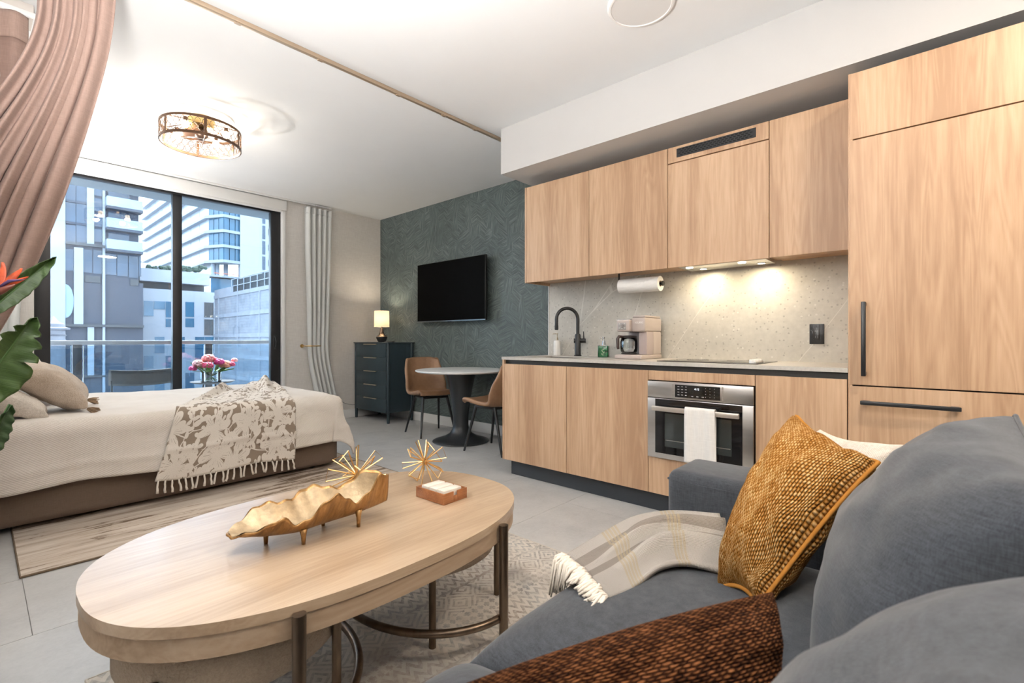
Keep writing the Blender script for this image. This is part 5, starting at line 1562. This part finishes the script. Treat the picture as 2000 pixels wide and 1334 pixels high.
def balcony_chair(label, loc, rz):
    t = thing('balcony_chair', label, 'chair', loc, rz, 'black balcony chairs')
    m = M('black_rattan', (.028, .033, .038), .5, var=.2, scale=80) if 'black_rattan' not in bpy.data.materials else bpy.data.materials['black_rattan']
    # back towards -y
    def bk(s, q):
        k = 2 * s - 1
        return Vector((k * .29, -.21 - .055 * (1 - k * k) + .0, .595 + .165 * q + .016 * k * k))
    grid('backrest', bk, 20, 6, m, t, wp=False, thick=.022, smooth=True)
    box('seat', (-.26, -.22, .42), (.26, .24, .455), m, t, .012, wp=False)
    for sx in (-1, 1):
        MB().tube([(sx * .265, -.205, 0), (sx * .262, -.215, .44), (sx * .268, -.222, .66)], .011, 8).out('rear_leg', m, t, wp=False, smooth=True)
        MB().tube([(sx * .25, .21, 0), (sx * .25, .215, .43)], .011, 8).out('front_leg', m, t, wp=False, smooth=True)
    return t
p = at_y(279, 735, 6.55)
ch = balcony_chair('black balcony chair with a curved back seen through the left pane', (p.x, 6.77, -.05), 0)
dup(ch, (2.83, 6.72, -.05), radians(25), 'black balcony chair just showing at the right door stile')
p = at_y(416, 746, 6.70); tb = Vector((p.x, 6.70, -.05)); zt_ = at_y(416, 746, 6.70).z
t = thing('balcony_table', 'small round dark side table on the balcony', 'side table', tb)
MB().lathe([(0, zt_ - .012), (.20, zt_ - .012), (.235, zt_ + .004), (.240, zt_ + .010), (.232, zt_ + .008), (.20, zt_ - .001), (0, zt_ - .001)], (tb.x, tb.y, 0), 48).out('table_top', M('slate_table_top', (.05, .056, .064), .75, var=.1), t, auto=50)
for k in range(3):
    a = 2 * pi * k / 3 + .5
    MB().tube([(tb.x + .10 * cos(a), tb.y + .10 * sin(a), zt_ - .012), (tb.x + .17 * cos(a), tb.y + .17 * sin(a), -.05)], .009, 8).out('leg', m_dkrail, t, smooth=True)
vz = zt_ - .0008; vc = Vector((tb.x - .02, tb.y, vz))
t = thing('flower_vase', 'clear glass vase with pink and coral peonies', 'vase', vc)
MB().lathe([(0, 0), (.105, 0), (.110, .004), (.110, .125), (.106, .125), (.106, .010), (0, .010)], vc, 36).out('vase', m_clear, t, auto=40)
rr = random.Random(12)
m_gst = M('flower_stems', (.06, .16, .04), .5, var=.3)
cols = [((.62, .04, .12), 'crimson'), ((.80, .22, .20), 'coral'), ((.80, .42, .40), 'blush'), ((.55, .02, .16), 'magenta'), ((.82, .30, .18), 'peach')]
pm = [M('petal_' + n, c, .5, var=.25, scale=40) for c, n in cols]
heads = [(-.20, -.02, .17, .045, 3), (-.14, .0, .225, .062, 2), (-.05, -.05, .20, .06, 0), (-.02, .03, .275, .078, 1), (.08, -.03, .235, .062, 3), (.15, .0, .20, .072, 4), (.215, -.02, .205, .048, 0), (.27, .03, .255, .04, 2), (.05, .06, .26, .05, 0), (-.10, .06, .20, .05, 4)]
for (dx, dy, dz, r, ci) in heads:
    c = vc + Vector((dx, dy, dz))
    mb = MB()
    for k in range(16):
        a = k * 2.4; el = .15 + 1.2 * k / 16
        d = Vector((cos(a) * cos(el), sin(a) * cos(el), sin(el) * .8 - .15)).normalized()
        mb.sphere(c + d * r * .55, r * .52, (1, 1, .8), 8, 6)
    fl_ = mb.out('peony', pm[ci], t, smooth=True)
    MB().tube(catmull([c - UP * r * .4, vc + Vector((dx * .35, dy * .35, .12)), vc + Vector((-dx * .35, -dy * .3, .015))], 10), .0035, 6).out('stem', m_gst, fl_, smooth=True)
for k in range(14):
    a = rr.uniform(0, 2 * pi); b = vc + Vector((cos(a) * .09, sin(a) * .07, .12)); e_ = vc + Vector((cos(a) * rr.uniform(.14, .26), sin(a) * .12, rr.uniform(.13, .30)))
    sd = Vector((-sin(a), cos(a), .3)).normalized()
    grid('leaf', lambda s, q, b=b, e_=e_, sd=sd: b.lerp(e_, q) + sd * ((2 * s - 1) * .022 * sin(pi * min(q + .05, 1))) + UP * (.01 * abs(2 * s - 1)), 4, 8, M('vase_leaf_%d' % k, (.10, .22 + .1 * rr.random(), .05), .5), t, thick=.001)

# ------------------------------------------------------------------ city beyond the balcony
m_towergrey = M('tower_grey_render', (.038, .046, .064), .8, var=.06, scale=.4)
m_towerwhite = M('tower_white_panel', (.25, .27, .30), .7, var=.03, scale=.5)
m_cityglass = M('dark_tower_glass', (.035, .055, .085), .12, var=.35, scale=.25)
m_cityglass2 = M('teal_tower_glass', (.030, .095, .155), .10, var=.30, scale=.3)
m_skyglass = M('pale_curtain_wall', (.28, .31, .35), .25, var=.08, scale=.15)
m_slab = M('grey_floor_slab', (.25, .28, .32), .7, var=.08, scale=.5)
m_louver = M('dark_louver', (.04, .045, .05), .7, var=.2)
m_citywhite = M('podium_white_render', (.255, .27, .30), .75, var=.03, scale=.4)
def face(name, u0, u1, va, vb, Y, proud, mat, par, back=None):
    um = (u0 + u1) / 2
    a, b = at_y(u0, 600, Y), at_y(u1, 600, Y); z1, z0 = at_y(um, va, Y).z, at_y(um, vb, Y).z
    return box(name, (a.x, Y - proud, z0), (b.x, (Y + .3) if back is None else back, z1), mat, par)
GZ = -22.0
grd = struct(box('ground', (-120, 20, GZ - .5), (260, 330, GZ), M('asphalt', (.13, .135, .14), .9, var=.15, scale=.3)), 'street level far below the balcony')

YA = 85.0
tA = thing('apartment_tower', 'grey apartment tower with white vertical stripes and balconies', 'building', (at_y(180, 600, YA).x, YA + 8, GZ))
box('body', (at_y(60, 600, YA).x, YA, GZ), (at_y(279.5, 600, YA).x, YA + 18, at_y(200, 548, YA).z), m_towergrey, tA)
box('upper_body', (at_y(60, 600, YA).x, YA, at_y(200, 548, YA).z), (at_y(271, 600, YA).x, YA + 16, at_y(200, 250, YA).z), m_towergrey, tA)
def A(name, u0, u1, va, vb, proud, mat): return face(name, u0, u1, va, vb, YA, proud, mat, tA)
for u0, u1, va, vb in ((97, 127, 250, 662), (115, 127, 662, 900), (169, 183, 250, 481), (199.6, 204.6, 250, 900), (144, 162, 484, 634), (170.5, 183, 639, 733), (141, 143, 680, 800), (160.5, 162.5, 738, 900)):
    A('white_stripe', u0, u1, va, vb, .35, m_towerwhite)
for v in (308, 350, 393, 435):
    for u0, u1 in ((128, 147.5), (148.5, 168.5)): A('window', u0, u1, v - 39 + (u0 - 128) * .1, v - 1 + (u0 - 128) * .1, .12, m_cityglass)
    A('floor_band', 128, 168.5, v, v + 4, .25, m_towergrey)
for u0, u1 in ((128, 147.5), (148.5, 168.5)): A('window', u0, u1, 440, 474, .12, m_cityglass)
for k, v in enumerate((300, 330, 358, 388, 418, 448)):
    A('window', 184, 199, v, v + 25, .12, m_cityglass)
for k, v in enumerate((310, 351.5, 393, 433.5, 474)):
    A('recess', 205.5, 269, v - 24, v - 2, -.05, m_louver)
    A('balcony_glazing', 211, 252, v - 22, v - 4, .10, m_cityglass)
    A('balcony_slab', 205, 275, v + 17, v + 22, 1.6, m_towergrey)
    bw = A('balcony_glass', 205, 274.5, v - 1, v + 17, 1.5, M('balcony_pane_%d' % k, (.20, .26, .32), .15, var=.15, scale=.3)); bw.data.name = 'balcony_glass'
A('dark_ledge', 127, 275, 480, 485, .5, m_louver)
for u0, u1, va, vb in ((127.5, 143.5, 487, 529), (163, 180, 488, 533), (181.5, 198.5, 489, 535), (206, 227, 491, 537), (228.5, 249.5, 493, 540), (251, 270, 495, 543), (271, 275.5, 496, 540)):
    A('window', u0, u1, va, vb, .10, m_cityglass)
for u0, u1, va, vb in ((166, 196, 539, 551.5), (254, 270, 546, 558)):
    lv = A('louver', u0, u1, va, vb, .12, m_louver)
A('dark_ledge', 127, 279.8, 634, 639, .5, m_louver)
A('dark_ledge', 160, 279.8, 732, 735, .4, m_louver)
# half-round teal panel
pc = at_y(127.5, 588, YA); rx = at_y(144, 588, YA).x - pc.x; rz = at_y(127.5, 555, YA).z - pc.z
prof = [(rx * sin(pi * k / 20), rz * cos(pi * k / 20)) for k in range(21)]
V = [(pc.x + a, YA - .15, pc.z + b) for a, b in prof] + [(pc.x + a, YA + .1, pc.z + b) for a, b in prof]
mesh_obj('round_panel', V, [tuple(range(21)), tuple(range(41, 20, -1))] + [(k, k + 21, k + 22, k + 1) for k in range(20)] + [(20, 41, 21, 0)], M('teal_render', (.17, .25, .30), .4, var=.05), tA)

# rooftop lantern low on the left
lp = at_y(104, 663, 40.0)
t = thing('rooftop_lantern', 'dark ornate rooftop lantern at the left door stile', 'lantern', (lp.x, 40, lp.z - 20))
MB().lathe([(0, -20), (.55, -20), (.55, -.2), (.62, -.1), (.55, 0), (.55, .2), (.63, .25), (.55, .3), (.55, .55), (.75, .6), (.78, .7), (.55, .75), (.5, .95), (.25, 1.1), (.08, 1.35), (0, 1.4)], (lp.x, 40, lp.z), 20).out('turret', M('slate_turret', (.10, .10, .115), .6, var=.2, scale=2), t, auto=40)

YP = 90.0
tP = thing('podium_building', 'white low-rise building with teal windows beyond the balcony', 'building', (at_y(350, 600, YP).x, YP + 8, GZ))
def Pf(name, u0, u1, va, vb, proud, mat): return face(name, u0, u1, va, vb, YP, proud, mat, tP)
box('body', (at_y(272, 600, YP).x, YP, GZ), (at_y(422.5, 600, YP).x, YP + 25, at_y(350, 567, YP).z), m_citywhite, tP)
box('recessed_floor', (at_y(272, 600, YP).x, YP + 1.5, at_y(350, 567, YP).z), (at_y(404, 600, YP).x, YP + 25, at_y(350, 552, YP).z), m_louver, tP)
box('parapet', (at_y(272, 600, YP).x, YP - .3, at_y(350, 553.5, YP).z), (at_y(408, 600, YP).x, YP + 25, at_y(350, 530, YP).z), m_citywhite, tP)
for u0, u1, va, vb in ((281, 299.5, 588, 617), (300.5, 322.5, 588.5, 604), (323.5, 336, 589, 620), (323.5, 336, 623, 639), (302, 321, 658, 690), (281, 299.5, 695, 719), (323.5, 338, 695, 747), (302, 321, 747, 775), (281, 299.5, 770, 800),
                       (362, 379, 590, 619), (362, 379, 622, 639), (345, 360.5, 658, 689), (381, 399, 658, 720), (362, 379, 728, 775), (400, 422, 658, 690)):
    w = Pf('window', u0, u1, va, vb, .08, m_cityglass2)
for va, vb in ((591, 620), (624, 655)): Pf('dark_window', 399, 416, va, vb, .08, m_louver)
Pf('pier', 417, 422, 591, 720, .2, m_slab)
# roof planting
rr = random.Random(5)
m_shrub = M('roof_foliage', (.035, .06, .045), .9, var=.4, scale=2)
mb = MB()
for k in range(18):
    u = 288 + k * 6.4; q = at_y(u, 531, YP + .8)
    for j in range(6): mb.sphere((q.x + rr.uniform(-.5, .5), q.y + rr.uniform(-.2, .2), q.z + rr.uniform(.1, .85)), rr.uniform(.18, .38), (1, 1, .8), 7, 5)
tag(mb.out('roof_hedge', m_shrub), 'dark ragged hedge along the roof edge of the white low-rise', 'hedge', kind='stuff')

# glass office tower
YB0 = 150.0
P0, P1, P2 = at_y(408, 500, YB0), at_y(437, 500, 144.8), at_y(470, 500, 145.3)
P3 = at_y(506, 500, 145.9)
xs = P0.x
tB = thing('office_tower', 'pale glass office tower with jutting floor slabs', 'building', (xs + 10, 170, GZ))
zf = [at_y(408, v, YB0).z for v in (513, 484, 455, 426, 397.5, 369, 340, 311, 282)]
zb = zf[0]; zt = zf[-1]
def wallquad(name, a, b, z0, z1, mat, th=.3, par=None):
    a, b = Vector((a.x, a.y, 0)), Vector((b.x, b.y, 0)); d = (b - a).normalized(); nn = Vector((d.y, -d.x, 0))
    return MB().hexa([a + UP * z0, b + UP * z0, b - nn * th + UP * z0, a - nn * th + UP * z0, a + UP * z1, b + UP * z1, b - nn * th + UP * z1, a - nn * th + UP * z1]).out(name, mat, par)
PF = Vector((xs, 225, 0))
cr = MB(); cr.prism([(xs + 1, 151), (P1.x + .5, 146.2), (P2.x, 146.8), (P3.x, 147.2), (P3.x + 6, 200), (xs + 1, 224)], zb, zt); cr.out('core', m_cityglass, tB)
for i in range(len(zf) - 1):
    z0, z1 = zf[i] + .5, zf[i + 1] - .1
    nb = 9
    for j in range(nb):
        a = Vector((xs, 225 - 75 * j / nb, 0)); b = Vector((xs, 225 - 75 * (j + 1) / nb, 0))
        wallquad('glass_panel', a + Vector((0, -.15, 0)), b + Vector((0, .15, 0)), z0, z1, m_skyglass, .25, tB)
    sl = MB(); sl.prism([(xs - 1.1, 226), (xs - 1.1, 150.0), (P1.x - .2, 144.2), (P2.x, 144.7), (P2.x, 146), (xs + .5, 152), (xs + .5, 226)], zf[i] - .25, zf[i] + .5); sl.out('floor_slab', m_slab, tB)
    for a, b, n_ in ((P0, P1, 3), (P1, P2, 3)):
        for j in range(n_):
            p, q = a.lerp(b, (j + .06) / n_), a.lerp(b, (j + .94) / n_)
            wallquad('window', p, q, z0, z1, m_cityglass2, .2, tB)
    for j, (ua, ub) in enumerate(((486, 495.5), (497, 505))):
        p, q = at_y(ua, 500, 145.7), at_y(ub, 500, 145.8); wallquad('window', p, q, z0, z1 , m_cityglass2, .2, tB)
    p, q = at_y(484, 500, 145.2), at_y(506, 500, 145.4); wallquad('floor_band', p, q, zf[i] - .25, zf[i] + .5, m_slab, .6, tB)
colx0, colx1 = at_y(470.5, 500, 144.5), at_y(484, 500, 144.6)
box('column', (colx0.x, 144.4, GZ), (colx1.x, 146.5, zt), M('tower_concrete', (.29, .30, .32), .8, var=.06, scale=.4), tB)
box('roof_deck', (xs - 1, 146, at_y(437, 541, 145).z), (P3.x, 200, at_y(437, 541, 145).z + .5), m_slab, tB)
for u in (416, 424, 441):
    p = at_y(u, 500, 149); MB().tube([(p.x, 149, GZ), (p.x, 149, zb)], .55, 12).out('column', m_slab, tB, smooth=True)
box('podium_glazing', (at_y(412, 500, 147).x, 147, at_y(437, 585, 147).z - 10), (P3.x, 160, at_y(437, 545, 147).z), m_cityglass2, tB)
mb = MB(); zr = at_y(437, 534, 145).z
mb.tube([(xs, 145.5, zr), (P3.x, 146.5, zr)], .10, 6); mb.out('site_rail', M('orange_rail', (.55, .16, .08), .6), tB)

# slim white tower at the right stile
YC = 120.0
tC = thing('slim_tower', 'slim white tower beside the right door stile', 'building', (at_y(517, 600, YC).x, YC + 6, GZ))
box('body', (at_y(505.5, 600, YC).x, YC, GZ), (at_y(545, 600, YC).x, YC + 12, at_y(517, 300, YC).z), m_citywhite, tC)
for k in range(12):
    v = 410 + 30 * k - 120
    face('window', 512.5, 518, v + 1, v + 27, YC, .1, m_cityglass, tC)
    face('balcony_window', 524, 532, v + 8, v + 20, YC, .1, m_louver, tC)

# pale block wall of the site next door, running away to the left
wa, wb = at_d(419, 600, 78), at_d(545, 600, 60)
wd = (wb - wa); wd.z = 0; wl_ = wd.length; wd.normalize(); wnn = Vector((wd.y, -wd.x, 0))
def _blocks():
    g = N('weathered_blockwork'); v = g.coord('Object')
    sp = g.n('ShaderNodeSeparateXYZ', Vector=v); along = g.math('ADD', g.math('MULTIPLY', sp.outputs['X'], wd.x), g.math('MULTIPLY', sp.outputs['Y'], wd.y))
    uvw = g.n('ShaderNodeCombineXYZ', X=along, Y=sp.outputs['Z']).outputs[0]
    br = g.n('ShaderNodeTexBrick', Vector=uvw, Scale=1.0, Mortar__Size=.018, Brick__Width=.8, Row__Height=.4)
    br.inputs['Color1'].default_value = (.225, .245, .28, 1); br.inputs['Color2'].default_value = (.25, .265, .295, 1); br.inputs['Mortar'].default_value = (.165, .18, .215, 1)
    st = g.ramp(g.noise(uvw, .5, 5, .65), [(.35, (.74, .74, .76)), (.6, (1, 1, 1))])
    g.bs('Base Color', g.mix(1.0, br.outputs['Color'], st, 'MULTIPLY')); g.bs('Roughness', .9)
    return g.m
m_blk = _blocks(); m_beam = M('pale_concrete_beam', (.24, .255, .29), .85, var=.12, scale=.8)
tW = thing('site_wall', 'pale blockwork retaining wall of the building site', 'building', (wa.x, wa.y, GZ))
ztop_l, ztop_r = at_d(440, 578, 76).z, at_d(520, 556, 63.5).z
ztop = (ztop_l + ztop_r) / 2
def along(s, off=0): q = wa + wd * (wl_ * s) + wnn * off; return Vector((q.x, q.y, 0))
wallquad('wall_body', along(0), along(1), GZ, ztop, m_blk, 1.0, tW)
zz = ztop
k = 0
while zz > -9:
    wallquad('beam', along(0, .10), along(1, .10), zz - .55, zz, m_beam, .3, tW); zz -= 3.1; k += 1
for s in (.08, .42, .75):
    a = along(s); b = along(s + .012); wallquad('pier', a + wnn * .12, b + wnn * .12, GZ, ztop, m_beam, .3, tW)
wallquad('stepped_parapet', along(.0), along(.30), ztop, ztop + .9, m_beam, .5, tW)
rl2 = thing('site_fence', 'mesh safety fence along the top of the site wall', 'fence', (along(.65).x, along(.65).y, ztop))
for j in range(7):
    s = .32 + .10 * j; MB().tube([along(s) + UP * ztop, along(s) + UP * (ztop + 2.0)], .07, 6).out('post', m_slab, rl2)
wallquad('mesh', along(.32, -.2), along(.98, -.2), ztop + .1, ztop + 1.8, m_louver, .06, rl2)
for z_ in (.9, 1.9): MB().tube([along(.32) + UP * (ztop + z_), along(.98) + UP * (ztop + z_)], .06, 6).out('rail', m_slab, rl2)
